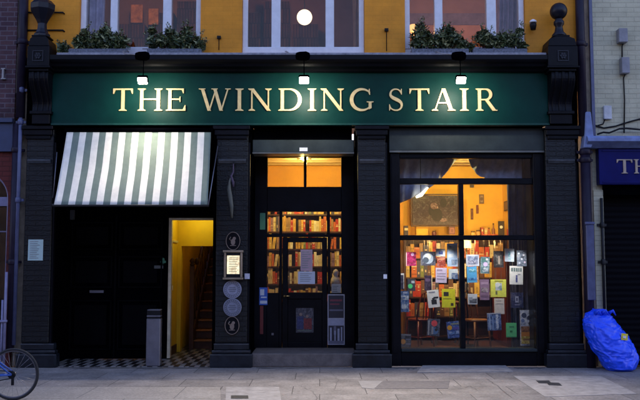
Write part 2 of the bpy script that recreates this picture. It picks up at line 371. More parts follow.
# ---- console brackets with finials
def console(p0, p1, q0, q1, fin):
    a, b = X(p0, 56, -.3), X(p1, 56, -.3); c, d = X(q0, 95, -.2), X(q1, 95, -.2)
    z46, z65, z113, z122 = Z(46, -.33), Z(66, -.33), Z(110, -.2), Z(124, -.1)
    m = MB()
    m.box(a, b, -.34, .05, z65, z46)                       # box with the rosette
    m.box(a-.02, b+.02, -.36, .05, z65-.03, z65-.001); m.box(a+.02, b-.02, -.31, .05, z65-.07, z65-.031)
    # scrolled bracket below
    pr = [(.05, z65-.072)]; N = 16; H = z65-.072-z113
    for i in range(N+1):
        t = i/N; pr.append((-.27+.17*t-.05*math.sin(t*math.pi*2), z65-.072-H*t))
    pr.append((.05, z113)); pr = pr[::-1]
    w = (d-c)/7
    m.xprof(pr, c, d)
    for k in (1, 3, 5): m.xprof([(y-.018 if y < 0 else y, z) for y, z in pr], c+k*w, c+(k+1)*w)
    m.box(c-.02, d+.02, -.15, .05, z113-.05, z113-.001); m.box(c+.01, d-.01, -.12, .05, z122, z113-.051)
    o = obj('console_bracket', m, BLK, bld, bevel=.006)
    m = MB(); cx = (a+b)/2; zc = (z46+z65)/2; s = .085
    for (u0, u1, w0, w1) in ((-s, s, -s, -s+.015), (-s, s, s-.015, s), (-s, -s+.015, -s+.0155, s-.0155), (s-.015, s, -s+.0155, s-.0155)):
        m.box(cx+u0, cx+u1, -.352, -.341, zc+w0, zc+w1)
    for k in range(6):
        t = k*math.pi/3; m.disc(cx+.035*math.cos(t), -.356, zc+.035*math.sin(t), .017, .017, .014, 10)
    m.disc(cx, -.362, zc, .016, .016, .02, 10)
    obj('rosette', m, mat('blue_black_paint', (.007, .008, .015), .35, spec=.25), o)
    # sloping pedestal
    z34, z28 = Z(36, -.33), Z(28, -.2)
    m = MB(); m.prism([(a+.01, z46+.001), (b-.01, z46+.001), (b-.03, z34-.04), (cx+.1, z34), (cx-.1, z34), (a+.03, z34-.04)], -.33, .04)
    m.box(cx-.13, cx+.13, -.30, -.03, z34+.001, z34+.03)
    obj('pedestal', m, BLK, o, bevel=.01)
    m = MB(); zz = z34+.031
    if fin == 'ball':
        r = .135; top = Z(3, -.17)
        hn = (top-2*r-zz+.03)/.19; m.lathe([(q, w*hn) for q, w in ((.11, 0), (.11, .02), (.07, .05), (.055, .10), (.08, .125), (.08, .15), (.055, .17), (.065, .19))], cx, -.17, zz)
        m.ball((cx, -.17, top-r), r)
    else:
        top = Z(1, -.17); h = top-zz
        m.lathe([(.13, 0), (.13, .03), (.10, .06), (.075, h*.22), (.07, h*.36), (.095, h*.46), (.19, h*.74), (.195, h*.88), (.13, h), (.02, h)], cx-.01, -.17, zz, seg=8, smooth=False)
    obj('finial', m, mat('blue_black_paint', (.007, .008, .015), .35, spec=.25), o)
    return o
console(28, 50, 30, 49, 'cup')
console(547.5, 577, 550.5, 574, 'ball')
# ---- lintel boards
m = MB(); pbox(m, 254, 127, 352, 140, .13, .5); obj('lintel_board', m, BLKM, bld)
m = MB(); pbox(m, 252.5, 139.8, 354, 152.5, .06, .45); hb = obj('shutter_housing', m, LINT, bld, bevel=.008)
m = MB(); m.xprof([(.05, Z(153.6, .06)), (.05, Z(152.4, .06)), (.4, Z(152.4, .06)), (.4, Z(153.6, .06))], X(252.5, 150, .06), X(354, 150, .06)); obj('housing_edge', m, mat('pale_edge_strip', (.085, .095, .095), .4), hb)
m = MB(); pbox(m, 299.5, 147.6, 307.5, 151.2, .053, .0595); obj('maker_plate', m, PAPER, hb)
m = MB(); pbox(m, 389, 128, 546, 150.4, .09, .5); lb = obj('lintel_board', m, LINT, bld, bevel=.006)
m = MB(); pbox(m, 389.5, 150.5, 545.5, 152.3, .075, .5); obj('lintel_edge', m, mat('pale_edge_strip', (.085, .095, .095), .4), lb)
m = MB(); pbox(m, 52, 127, 213, 150, .12, .5); obj('lintel_board', m, BLKM, bld)
# ---- shop window
Yw = .15
zwt, zwb = Z(153.5, Yw), Z(348.5, Yw)
def wX(px): return X(px, 250, Yw)
m = MB()
m.box(wX(390.5), wX(400.3), Yw-.03, .6, 0, zwt); m.box(wX(534.5), wX(546), Yw-.02, .6, 0, zwt)      # jambs
m.box(wX(400.3), wX(534.5), Yw, .30, Z(158, Yw), zwt-.001)                                         # head
m.box(wX(400.3), wX(534.5), Yw+.02, .27, Z(184, Yw), Z(178, Yw))                                   # transom bar
m.box(wX(400.3), wX(534.5), Yw-.01, .29, Z(240, Yw), Z(235.2, Yw))                                 # middle bar
m.box(wX(459.6), wX(464.4), Yw+.005, .28, Z(235.1, Yw), Z(184.1, Yw)); m.box(wX(459.6), wX(464.4), Yw+.005, .28, zwb, Z(240.1, Yw))
sw = obj('shop_window', m, BLK, bld, bevel=.008)
m = MB(); m.box(wX(400.4), wX(534.4), Yw-.06, .35, Z(352, Yw-.06), zwb-.001); obj('sill', m, LINT, sw, bevel=.008)
m = MB(); m.box(wX(400.4), wX(534.4), Yw-.02, .45, 0, Z(352, Yw-.06)-.001); obj('stall_riser', m, BLK, sw, bevel=.005)
m = MB(); m.box(wX(536.5), wX(542), Yw-.03, Yw-.021, .2, zwt-.05); obj('jamb_board', m, BLK, sw, bevel=.003)
m = MB(); m.box(wX(392), wX(397), Yw-.04, Yw-.031, .2, zwt-.05); obj('jamb_board', m, BLK, sw, bevel=.003)
for (a, b, c, d) in ((400.3, 534.5, 178, 158), (400.3, 459.6, 235.2, 184), (464.4, 534.5, 235.2, 184), (400.3, 459.6, 348.5, 240), (464.4, 534.5, 348.5, 240)):
    m = MB(); m.box(wX(a)+.001, wX(b)-.001, .21, .216, Z(c, Yw)+.001, Z(d, Yw)-.001); obj('pane', m, GLASS, sw)
# ---- entrance: step, frame, door
Yd = .85
def dX(px): return X(px, 260, Yd)
ST = mat('worn_stone_step', (.115, .095, .085), .75, var=.35, scale=8, bump=.5, bscale=30)
zst = .205
m = MB(); m.box(X(251.5, 360, .1)+.001, X(356, 360, .1)-.001, .03, Yd+.4, 0, zst); obj('doorstep', m, ST, bld, bevel=.015, seg=2)
zdt = Z(153, Yd)
m = MB()
m.box(X(251, 240, .1)-.02, dX(267), Yd-.02, Yd+.13, zst, zdt+.1); m.box(dX(341.5), X(356, 240, .1)+.02, Yd-.02, Yd+.13, zst, zdt+.1)
def bar(px0, px1, py0, py1, yf=Yd-.01, yb=Yd+.12): m.box(dX(px0), dX(px1), yf, yb, Z(py1, Yd), Z(py0, Yd))
bar(267, 341.5, 150, 157.3); bar(267, 341.5, 186.8, 211.5); bar(303.6, 306.4, 157.3, 186.8)
bar(267, 341.5, 234, 237); bar(279.2, 282, 211.5, 234); bar(327, 330, 211.5, 234)
bar(279.2, 282, 237, 352.5); bar(327.6, 330.4, 237, 352.5)
bar(267, 279.2, 293, 352.5); bar(330.4, 341.5, 293, 352.5)
df = obj('entrance_frame', m, BLK, bld, bevel=.005)
for (a, b, c, d) in ((267, 303.6, 186.8, 157.3), (306.4, 341.5, 186.8, 157.3), (267, 279.2, 234, 211.5), (282, 327, 234, 211.5), (330, 341.5, 234, 211.5), (267, 279.2, 293, 237), (330.4, 341.5, 293, 237)):
    m = MB(); m.box(dX(a)+.001, dX(b)-.001, Yd+.05, Yd+.056, Z(c, Yd)+.001, Z(d, Yd)-.001); obj('pane', m, GLASS, df)
m = MB(); yf, yb = Yd+.01, Yd+.06
bar(282.4, 288, 237.4, 352.3, yf, yb); bar(322, 327.2, 237.4, 352.3, yf, yb); bar(288, 322, 237.4, 242.3, yf, yb); bar(288, 322, 292.5, 299, yf, yb); bar(288, 322, 342, 352.3, yf, yb); bar(288, 322, 299, 342, yf+.015, yb-.01)
dr = obj('door', m, BLK, bld, bevel=.005)
m = MB(); m.box(dX(288)+.001, dX(322)-.001, Yd+.03, Yd+.036, Z(292.5, Yd)+.001, Z(242.3, Yd)-.001); obj('pane', m, GLASS, dr)
m = MB(); m.disc(dX(284.7), Yd-.02, Z(296, Yd), .014, .014, .03, 12); m.tube([(dX(284.7), Yd-.03, Z(296, Yd)), (dX(284.7)+.09, Yd-.03, Z(296, Yd))], .009); obj('handle', m, mat('brass', (.6, .4, .15), .3, metal=.9), dr)
m = MB(); m.box(dX(273)-.018, dX(273)+.018, Yd-.016, Yd-.0101, Z(334, Yd)-.018, Z(334, Yd)+.018); obj('lock_plate', m, STEEL, df)
# ---- porch with black panelled doors and hall
Yp = 1.0
def hX(px): return X(px, 290, Yp)
hx0, hx1, hzt = hX(168), hX(213), Z(218, Yp)
m = MB()
m.box(hX(40), hx0, Yp, Yp+.12, .01, 4.2); m.box(hx0, hx1+.4, Yp, Yp+.12, hzt, 4.2)
pw = obj('porch_screen', m, BLKM, bld)
m = MB()
for (a, b) in ((70, 112), (118, 162)):
    for (c, d) in ((222, 250), (256, 288), (300, 350)):
        for (u0, u1, w0, w1) in ((a, b, c, c+1.6), (a, b, d-1.6, d), (a, a+1.6, c+1.6, d-1.6), (b-1.6, b, c+1.6, d-1.6)):
            m.box(hX(u0), hX(u1), Yp-.018, Yp-.001, Z(w1, Yp)+.0005, Z(w0, Yp)-.0005)
    for (c, d) in ((222, 250), (256, 288), (300, 350)):
        m.box(hX(a+5), hX(b-5), Yp-.010, Yp-.001, Z(d-5, Yp), Z(c+5, Yp))
m.box(hX(114), hX(116), Yp-.012, Yp-.001, .02, Z(215, Yp))
obj('panel_moulding', m, BLKP, pw, bevel=.003)
m = MB(); m.box(hX(90), hX(104), Yp-.022, Yp-.001, Z(292.8, Yp), Z(290.3, Yp)); obj('letter_slot', m, STEEL, pw)
m = MB(); m.box(hX(154), hX(163), Yp-.014, Yp-.001, Z(268.5, Yp), Z(265.5, Yp)); obj('name_plate', m, mat('dull_steel', (.10, .11, .11), .5, metal=.5), pw)
m = MB()
for k in range(3):
    t = math.pi/2+k*2.094; m.disc(hX(162.7)+.028*math.cos(t), Yp-.004-.0006*k, Z(261, Yp)+.028*math.sin(t), .024, .024, .003, 12)
m.box(hX(162.7)-.004, hX(162.7)+.004, Yp-.0065, Yp-.001, Z(261, Yp)-.055, Z(261, Yp))
obj('clover_sticker', m, cmat((.05, .22, .12)), pw)
# white door lining seen at the lit opening
m = MB(); m.box(hx0+.0005, hx0+.05, Yp-.012, Yp+.10, .02, hzt-.0005); m.box(hx0+.0505, hx1+.3, Yp-.010, Yp+.10, hzt-.035, hzt-.0005)
obj('door_lining', m, mat('cream_gloss', (.62, .52, .34), .4), pw)
# tiled floor of porch and hall
m, n, l, p = nt('diagonal_check_tile')
geo = n.new('ShaderNodeNewGeometry'); mp = n.new('ShaderNodeMapping'); mp.vector_type = 'POINT'; mp.inputs['Rotation'].default_value = (0, 0, math.radians(-13)); mp.inputs['Scale'].default_value = (2.05, .36, 1); l.new(geo.outputs['Position'], mp.inputs[0])
ck = n.new('ShaderNodeTexChecker'); ck.inputs['Scale'].default_value = 6.2; ck.inputs[1].default_value = (.24, .22, .20, 1); ck.inputs[2].default_value = (.012, .012, .013, 1); l.new(mp.outputs[0], ck.inputs[0])
l.new(ck.outputs[0], p.inputs['Base Color']); p.inputs['Roughness'].default_value = .35
TILE = m
m = MB(); m.box(X(40, 360, 0), X(214, 360, 0)+.3, .022, 5.0, -.2, .008); obj('tiled_floor', m, TILE, bld)
# hall shell
hl = hx0-.03; hr = hx1+.35; hzc = 2.62
m = MB()
m.box(hl-.1, hl, Yp+.12, 5.0, .009, hzc); m.box(hr, hr+.1, Yp+.12, 5.0, .009, 4.2); m.box(hl-.1, hr+.1, 5.0, 5.1, .009, 4.2)
hw = obj('hall_wall', m, HALLY, bld)
m = MB(); m.box(hl-.1, hr+.1, Yp+.12, 2.6, hzc, hzc+.1); obj('hall_ceiling', m, mat('hall_ceiling_paint', (.6, .45, .15), .8), hw)
m = MB(); zz = Z(246, 2.0); m.box(hl+.001, hr-.001, 2.0, 2.15, zz, hzc-.001)
m.box(hl+.001, hl+.07, 2.0, 2.15, .01, zz-.001)
obj('hall_arch', m, HALLY, hw)
m = MB(); m.box(hl+.0005, hl+.018, Yp+.14, 1.95, .009, .16); obj('skirting', m, WOOD, hw)
m = MB(); m.box(hl+.001, hl+.03, 1.2, 1.25, .2, 2.0); m.box(hl+.001, hl+.035, 1.2, 1.26, 2.0, 2.05); m.box(hl+.001, hl+.02, 1.255, 1.95, 1.96, 2.0)
obj('door_casing', m, mat('cream_gloss', (.62, .52, .34), .4), hw)
m = MB(); m.box(hl+.03, hl+.045, 1.30, 1.36, Z(291, 1.1), Z(286, 1.1)); obj('light_switch', m, PAPER, hw)
# staircase
sx0 = X(191, 340, 2.5); sx1 = hr-.01
m = MB()
for k in range(12):
    y = 2.5+.24*k; m.box(sx0+.05, sx1, y+.02, y+.262, .17*k+.01 if k else .01, .17*(k+1)-.03); 
sts = obj('staircase', m, WOOD, bld)
m = MB()
for k in range(12):
    y = 2.5+.24*k; m.box(sx0+.05, sx1, y-.015, y+.25, .17*(k+1)-.029, .17*(k+1))
obj('tread', m, WOODM, sts, bevel=.006)
m = MB(); m.xprof([(2.42, .01), (2.52, .32), (5.0, 2.10), (5.0, 1.7), (2.75, .01)][::-1], sx0, sx0+.045); obj('stringer', m, WOOD, sts)
m = MB(); m.box(sx0-.02, sx0+.06, 2.38, 2.46, .01, Z(266, 2.4)); m.lathe([(.035, 0), (.05, .03), (.035, .05), (.05, .08), (.052, .10), (.03, .14), (.005, .15)], sx0+.02, 2.42, Z(266, 2.4), 12); obj('newel_post', m, WOOD, sts)
m = MB(); m.tube([(sx0+.02, 2.45, 1.08), (sx0+.02, 4.95, 2.85)], .035); m.lathe([(.03, 0), (.05, .05), (.045, .09), (.005, .13)], sx0+.05, 2.75, Z(263, 2.75)-.03, 10); obj('handrail', m, WOOD, sts)
m = MB()
for k in range(11):
    y = 2.6+.22*k; z0 = .17+.17*(y-2.5)/.24; m.tube([(sx0+.02, y, z0-.05), (sx0+.02, y, 1.08+(y-2.45)*.708)], .012, 6)
obj('baluster', m, WOOD, sts)
lamp('hall_light', (hl+.45, 1.55, 2.45), 6.2, (1, .98, .25), .06)
lamp('stair_light', (hr-.35, 3.4, 3.0), 1.4, (1, .62, .2), .06)
hlm = thing('hall_ceiling_lamp', 'small lit bulkhead lamp on the hall ceiling above the stairs door', 'lamp', (hl+.45, 1.55, 2.52))
m = MB(); m.lathe([(.09, 0), (.10, .03), (.10, .099)], hl+.45, 1.55, hzc-.1, 16); obj('lamp_body', m, emit('warm_bulkhead_glass', (1, .7, .3), 3), hlm)
# ---- interior of the shop
zfl, zcl = .2, 3.47
ix0, ix1, iy1 = X(251, 240, .1)-.02, 3.47, 2.62
m = MB()
m.box(ix0-.1, ix1+.1, iy1, iy1+.1, zfl, zcl)
m.box(ix1, ix1+.1, .62, iy1-.001, zfl, zcl)
m.box(ix0-.1, ix0, .98, iy1-.001, zfl, zcl)
iw = obj('interior_wall', m, INY, bld)
m = MB(); m.box(X(416, 210, 2.4), X(428, 210, 2.4), 2.4, iy1-.001, zfl, zcl-.001); obj('wall_pier', m, INY, iw)
m = MB(); m.box(ix0+.001, X(403, 210, 2.5), 2.5, iy1-.001, zfl, zcl-.001); obj('wall_lining', m, INO, iw)
m = MB(); m.box(ix0-.1, ix1+.1, .3, iy1+.1, zcl, zcl+.1)
for k in range(5): m.box(ix0+.1, ix1-.1, .7+.38*k, .78+.38*k, zcl-.06, zcl-.0005)
obj('interior_ceiling', m, CEIL, bld)
m = MB(); m.box(ix0-.1, ix1+.1, Yd+.41, iy1+.1, zfl-.1, zfl-.002); m.box(X(356, 240, .1), ix1+.1, .46, Yd+.409, zfl-.1, zfl-.002); obj('interior_floor', m, FLOORW, bld)
m = MB(); m.box(X(372, 240, .6), X(374, 240, .6), .63, 1.6, zfl, zcl-.07); obj('interior_partition', m, INO, bld)
# rooms upstairs
uy = 4.6; uz0, uz1 = 4.5, 7.75
m = MB(); m.box(XLu+.1, XRu-.1, uy, uy+.1, uz0, uz1); m.box(XLu+.02, XLu+.12, .36, uy, uz0, uz1); m.box(XRu-.12, XRu-.02, .36, uy, uz0, uz1)
ROSE = mat('dusty_rose_plaster', (.26, .14, .10), .85, var=.15, scale=2)
ur = obj('upper_room_wall', m, ROSE, bld)
m = MB(); xa = X(222, 20, 1); xb = X(386, 20, 1); m.box(xa-.05, xa+.05, .36, uy, uz0, uz1); obj('upper_partition', m, mat('brown_plaster', (.16, .07, .04), .85), ur)
m = MB(); m.box(xb-.05, xb+.05, .36, uy, uz0, uz1); obj('upper_partition', m, mat('brown_plaster', (.16, .07, .04), .85), ur)
m = MB(); m.box(XLu, XRu, .36, uy+.1, uz1, uz1+.1)
for k in range(6): m.box(XLu+.13, XRu-.13, .8+.65*k, 1.0+.65*k, uz1-.12, uz1-.0005)
obj('upper_ceiling', m, mat('mauve_ceiling', (.30, .22, .22), .8), ur)
m = MB(); m.box(XLu, XRu, .36, uy+.1, uz0-.1, uz0); obj('upper_floor', m, FLOORW, ur)
m = MB()
for k in range(7):      # tall dark bookcases upstairs
    if XLu+.95+.62*k < xb-.1: m.box(XLu+.4+.62*k, XLu+.95+.62*k, uy-.4, uy-.01, uz0, 6.7+.25*(k % 3))
obj('upper_bookcase', m, brick('dim_book_rows', (.14, .05, .02), (.05, .02, .02), (.012, .006, .005), .06, .32, .010, .2, .8, .6, off=.3), ur)
m = MB(); m.box(xb+.051, XRu-.121, uy-.03, uy-.001, 6.80, 7.06); obj('frieze_band', m, mat('mauve_frieze', (.16, .12, .16), .8), ur)
m = MB(); m.box(xb+.051, XRu-.121, uy-.02, uy-.001, uz0, 6.795); obj('lower_wall_panel', m, mat('orange_rose_plaster', (.42, .20, .10), .85, var=.25, scale=1.2), ur)
m = MB()
for (px0, py0, px1, py1) in ((128, 4, 140, 22), (146, 8, 156, 24)): m.box(X(px0, 12, 3.9), X(px1, 12, 3.9), uy-.46, uy-.41, Z(py1, 4.1), Z(py0, 4.1))
obj('hung_picture', m, mat('amber_print', (.50, .22, .06), .6, var=.7, scale=6), ur)
# ================================================================== SIGN
zs_t, zs_b = Z(71.5, -.05), Z(125.3, -.05)
sign = thing('shop_sign', 'long bottle green fascia sign with gold serif capitals THE WINDING STAIR', 'sign', (0, -.04, zs_b))
sx0_, sx1_ = X(52, 98, -.05), X(549, 98, -.05)
m = MB(); m.box(sx0_, sx1_, -.05, .045, zs_b, zs_t); obj('signboard', m, GREEN, sign)
m = MB(); m.box(sx0_, sx1_, -.075, -.051, zs_b+.001, zs_b+.03); obj('lower_trim', m, mat('green_trim', (.008, .05, .04), .4, spec=.2), sign)
def arc(cx, cy, rx, ry, a0, a1, n=22): return [(cx+rx*math.cos(a0+(a1-a0)*i/n), cy+ry*math.sin(a0+(a1-a0)*i/n)) for i in range(n+1)]
def strip(pts, ws):
    quads = []; L = []; R = []
    for i, (x, y) in enumerate(pts):
        x0, y0 = pts[max(i-1, 0)]; x1, y1 = pts[min(i+1, len(pts)-1)]; d = math.hypot(x1-x0, y1-y0) or 1
        nx, ny = -(y1-y0)/d, (x1-x0)/d; w = ws[i]/2
        L.append((x+nx*w, y+ny*w)); R.append((x-nx*w, y-ny*w))
    return L+R[::-1]
S_, T_ = .145, .06
def serif(xc, base, w, up=1, h=.05): return [(xc-w/2, base), (xc+w/2, base), (xc+w/2, base+.03*up), (xc+w*.22, base+(h+.03)*up), (xc-w*.22, base+(h+.03)*up), (xc-w/2, base+.03*up)]
def vstem(x, w, s0=True, s1=True):
    r = [[(x-w/2, 0), (x+w/2, 0), (x+w/2, 1), (x-w/2, 1)]]
    if s0: r.append(serif(x, 0, w+.20))
    if s1: r.append(serif(x, 1, w+.20, -1))
    return r
def diag(x0, y0, x1, y1, w): return [(x0-w/2, y0), (x0+w/2, y0), (x1+w/2, y1), (x1-w/2, y1)]
def bez(P, n=10):
    out = []
    for i in range(n+1):
        t = i/n; u = 1-t; out.append(tuple(u**3*P[0][k]+3*u*u*t*P[1][k]+3*u*t*t*P[2][k]+t**3*P[3][k] for k in (0, 1)))
    return out
def bulge(n, lo, hi): return [lo+(hi-lo)*math.sin(math.pi*i/(n-1))**1.1 for i in range(n)]
def glyph(c):
    if c == 'T': return .86, vstem(.43, S_, True, False)+[[(.02, .935), (.84, .935), (.84, 1), (.02, 1)], [(0, .76), (.035, .76), (.10, .94), (.02, 1), (.0, 1)], [(.86, .76), (.825, .76), (.76, .94), (.84, 1), (.86, 1)]]
    if c == 'H': return 1.08, vstem(.18, S_)+vstem(.90, S_)+[[(.18, .485), (.90, .485), (.90, .545), (.18, .545)]]
    if c == 'E': return .86, vstem(.18, S_)+[[(.1, .94), (.76, .94), (.76, 1), (.1, 1)], [(.1, 0), (.84, 0), (.84, .06), (.1, .06)], [(.2, .485), (.62, .485), (.62, .545), (.2, .545)],
        [(.78, 1), (.78, .78), (.75, .78), (.68, .95)], [(.86, 0), (.86, .25), (.83, .25), (.74, .05)], [(.64, .39), (.64, .64), (.615, .64), (.58, .52), (.615, .39)]]
    if c == 'I': return .46, vstem(.23, S_)
    if c == 'W': return 1.42, [diag(.14, 1, .46, 0, .15), diag(.46, 0, .72, .86, .06), diag(.70, 1, 1.0, 0, .15), diag(1.0, 0, 1.30, 1, .06), serif(.13, 1, .30, -1, .02), serif(.69, 1, .28, -1, .02), serif(1.30, 1, .25, -1, .02)]
    if c == 'N': return 1.04, [diag(.15, 1, .90, 0, .17), [(.12, 0), (.18, 0), (.18, .95), (.12, .95)], [(.84, .02), (.90, .02), (.90, 1), (.84, 1)], serif(.15, 0, .28), serif(.12, 1, .26, -1), serif(.87, 1, .28, -1)]
    if c == 'D':
        p = [(.2, .97)]+arc(.48, .5, .47, .47, math.pi/2, -math.pi/2, 24)+[(.2, .03)]
        return 1.02, vstem(.18, S_)+[strip(p, [.06]+bulge(25, .06, .165)+[.06])]
    if c == 'G':
        p = arc(.53, .5, .455, .47, math.radians(42), math.radians(318), 30)
        return 1.02, [strip(p, [.06+.10*max(0, math.sin(math.pi*i/30))**1.4 for i in range(31)]), [(.815, .06), (.94, .12), (.94, .42), (.815, .42)], serif(.88, .42, .30, -1, .02), [(.83, .99), (.86, .99), (.88, .72), (.85, .72), (.80, .84)]]
    if c == 'S':
        p = bez([(.60, .82), (.55, 1.02), (.16, 1.05), (.13, .76)], 10)+bez([(.13, .76), (.12, .50), (.66, .54), (.64, .24)], 12)[1:]+bez([(.64, .24), (.62, -.06), (.16, -.03), (.10, .20)], 10)[1:]
        n = len(p); return .72, [strip(p, [.055+.10*math.exp(-((i/(n-1)-.5)/.20)**2) for i in range(n)]), [(.62, .99), (.65, .99), (.65, .73), (.62, .73), (.57, .86)], [(.07, .01), (.10, .01), (.14, .14), (.10, .29), (.07, .29)]]
    if c == 'A': return 1.06, [diag(.16, 0, .50, .97, .06), diag(.54, 1, .88, 0, .165), [(.27, .32), (.78, .32), (.78, .38), (.27, .38)], serif(.16, 0, .28), serif(.89, 0, .34)]
    if c == 'R':
        p = [(.2, .97)]+arc(.46, .735, .245, .235, math.pi/2, -math.pi/2, 18)+[(.2, .50)]
        return .98, vstem(.18, S_)+[strip(p, [.06]+bulge(19, .06, .14)+[.06]), [(.42, .5), (.58, .5), (.93, .04), (1.0, .04), (1.0, 0), (.78, 0)]]
def letter(c, px0, px1, pyt, pyb, yb, thick, ma, parent):
    w, polys = glyph(c); x0, x1 = X(px0, (pyt+pyb)/2, yb), X(px1, (pyt+pyb)/2, yb); z0, z1 = Z(pyb, yb), Z(pyt, yb)
    m = MB()
    for i, po in enumerate(polys):
        m.prism([(x0+x/w*(x1-x0), z0+y*(z1-z0)) for x, y in po], yb-thick-.0007*i, yb-.0008)
    return obj('letter', m, ma, parent)
for c, a, b in [('T', 113.3, 133), ('H', 137.8, 162.8), ('E', 166, 185.8), ('W', 199.3, 230.7), ('I', 234, 245), ('N', 248.5, 272.3), ('D', 278.2, 301.5), ('I', 306.3, 317.7), ('N', 320.8, 344.6), ('G', 349.8, 373.3),
                ('S', 387.5, 403.3), ('T', 409.3, 429.2), ('A', 431, 455.2), ('I', 458.2, 470), ('R', 475.5, 496.5)]:
    letter(c, a, b, 88.8, 111, -.05, .022, GOLD, sign)
# ---- floodlights above the sign
LENS = emit('floodlight_lens', (1, .95, .82), 40)
SW = ['first', 'second', 'third']; WD = ['first word', 'middle word', 'last word']
for k, (px, py, ax) in enumerate(((142.5, 80.5, 126), (304, 80, 288), (461, 80, 438))):
    Yl = -.66; lx, lz = X(px, py, Yl), Z(py, Yl)
    zt = zc_t
    t = thing('sign_floodlight', 'lit floodlight on a bent arm over the %s of the green sign' % WD[k], 'floodlight', (lx, Yl, lz), 'floodlights above the sign')
    axx = X(ax, 58, -.33)
    m = MB(); m.tube([(axx+.02, -.2, zt+.05), (axx-.03, -.30, zt+.06), (axx-.04, -.40, zt+.03), (axx+.02, -.50, zt-.03), (axx+.1, -.58, zt-.06), (lx-.06, -.61, zt-.08)], .008, 8); obj('arm', m, mat('pale_conduit', (.30, .30, .33), .4, metal=.4), t)
    m = MB(); m.lathe([(.02, -.11), (.05, -.10), (.065, -.05), (.07, .05), (.05, .10), (.02, .11)], lx-.02, -.61, zt-.10, 14, axis='x'); m.tube([(lx, -.61, zt-.15), (lx, -.62, lz+.06)], .007, 8); obj('transformer', m, BLKM, t)
    # flat head tipped toward the street so its lens glows below the hood
    ux = Vector((0, -.70, -.71)); uy = Vector((0, -.71, .70)); o_ = Vector((lx, Yl, lz))     # lens normal, lens 'up'
    def slab(w, h, d0, d1): 
        q = [o_+Vector((sx*w, 0, 0))+uy*(sy*h)+ux*d for d in (d0, d1) for sx, sy in ((-1, -1), (1, -1), (1, 1), (-1, 1))]
        mm = MB(); mm.raw(q, [(0, 3, 2, 1), (4, 5, 6, 7), (0, 1, 5, 4), (1, 2, 6, 5), (2, 3, 7, 6), (3, 0, 4, 7)]); return mm
    obj('hood', slab(.080, .064, -.06, -.001), BLKM, t, bevel=.02, seg=2)
    obj('lens', slab(.070, .056, .0, .02), LENS, t, bevel=.02, seg=3)
    for nm_, pw_, col_, sz_, bl_, off_, dr_ in (('floodlight_wash', 80, (1, .93, .76), 150, .9, (0, .0, -.07), (0, -1, .22)), ('floodlight_beam', 740 if k else 210, (1, .88, .72), 86 if k else 128, 1.0, (0, .30, -.09), (0, 0.74 if k else .62, 1))):
        d = bpy.data.lights.new(nm_, 'SPOT'); d.energy = pw_/EX; d.color = col_; d.shadow_soft_size = .06; d.spot_size = math.radians(sz_); d.spot_blend = bl_
        so_ = bpy.data.objects.new(nm_, d); COL.objects.link(so_); so_.parent = t; so_.location = off_
        so_.rotation_euler = Vector(dr_).to_track_quat('Z', 'Y').to_euler()
# ================================================================== AWNING
aw = thing('striped_awning', 'white and grey green striped canvas awning over the dark porch', 'awning', (X(130, 170, -.2), 0, Z(206, -.55)))
Ya0, Ya1 = -.09, -.76
at0, at1 = X(67, 131, Ya0), X(211, 131, Ya0); ab0, ab1 = X(54, 205, Ya1), X(207.5, 204, Ya1)
za0, za1 = Z(131.5, Ya0), Z(205, Ya1)
NS = 22; SUB = 3; NV = 14
m = MB(); vs = []; nu = NS*SUB
for j in range(NV+1):
    v = j/NV
    for i in range(nu+1):
        u = i/nu
        x = (at0+(at1-at0)*u)*(1-v)+(ab0+(ab1-ab0)*u)*v
        y = Ya0+(Ya1-Ya0)*v; z = za0+(za1-za0)*v
        sag = .035*math.sin(math.pi*v)*(.6+.4*math.sin(math.pi*u)); wr = .024*noise.noise(Vector((u*5, v*3, 1)))*math.sin(math.pi*min(1, v*1.0))
        vs.append((x, y+sag*.9+wr, z-sag*.4+.016*noise.noise(Vector((u*7, 0, v)))*v-.012*math.sin(math.pi*u)*v))
fs = []; mi = []
for j in range(NV):
    for i in range(nu): fs.append((j*(nu+1)+i, (j+1)*(nu+1)+i, (j+1)*(nu+1)+i+1, j*(nu+1)+i+1)); mi.append((i//SUB) % 2)
m.raw(vs, fs, 0, True); m.m = mi
c = obj('canvas', m, [AW_W, AW_G], aw); sl = c.modifiers.new('thick', 'SOLIDIFY'); sl.thickness = .006; sl.offset = 0
m = MB(); m.tube([(ab0-.02, Ya1, za1-.012), (ab1+.02, Ya1, za1-.012)], .018); obj('front_bar', m, IRON, aw)
m = MB(); m.tube([(at0-.03, Ya0+.01, za0+.02), (at1+.03, Ya0+.01, za0+.02)], .04, 10); obj('roller', m, BLKM, aw)
m = MB(); m.tube([(at1+.10, -.03, Z(146, -.03)), (ab1+.01, Ya1+.01, za1)], .009); obj('support_arm', m, STEEL, aw)
m = MB(); m.tube([(at0-.16, -.05, Z(152, -.05)), (at0-.2, -.02, Z(185, 0)), (at0-.22, -.02, Z(198, 0))], .008); m.tube([(at0-.22, -.02, Z(203, -.3)), (ab0+.01, Ya1+.02, za1)], .010); obj('support_arm', m, STEEL, aw)
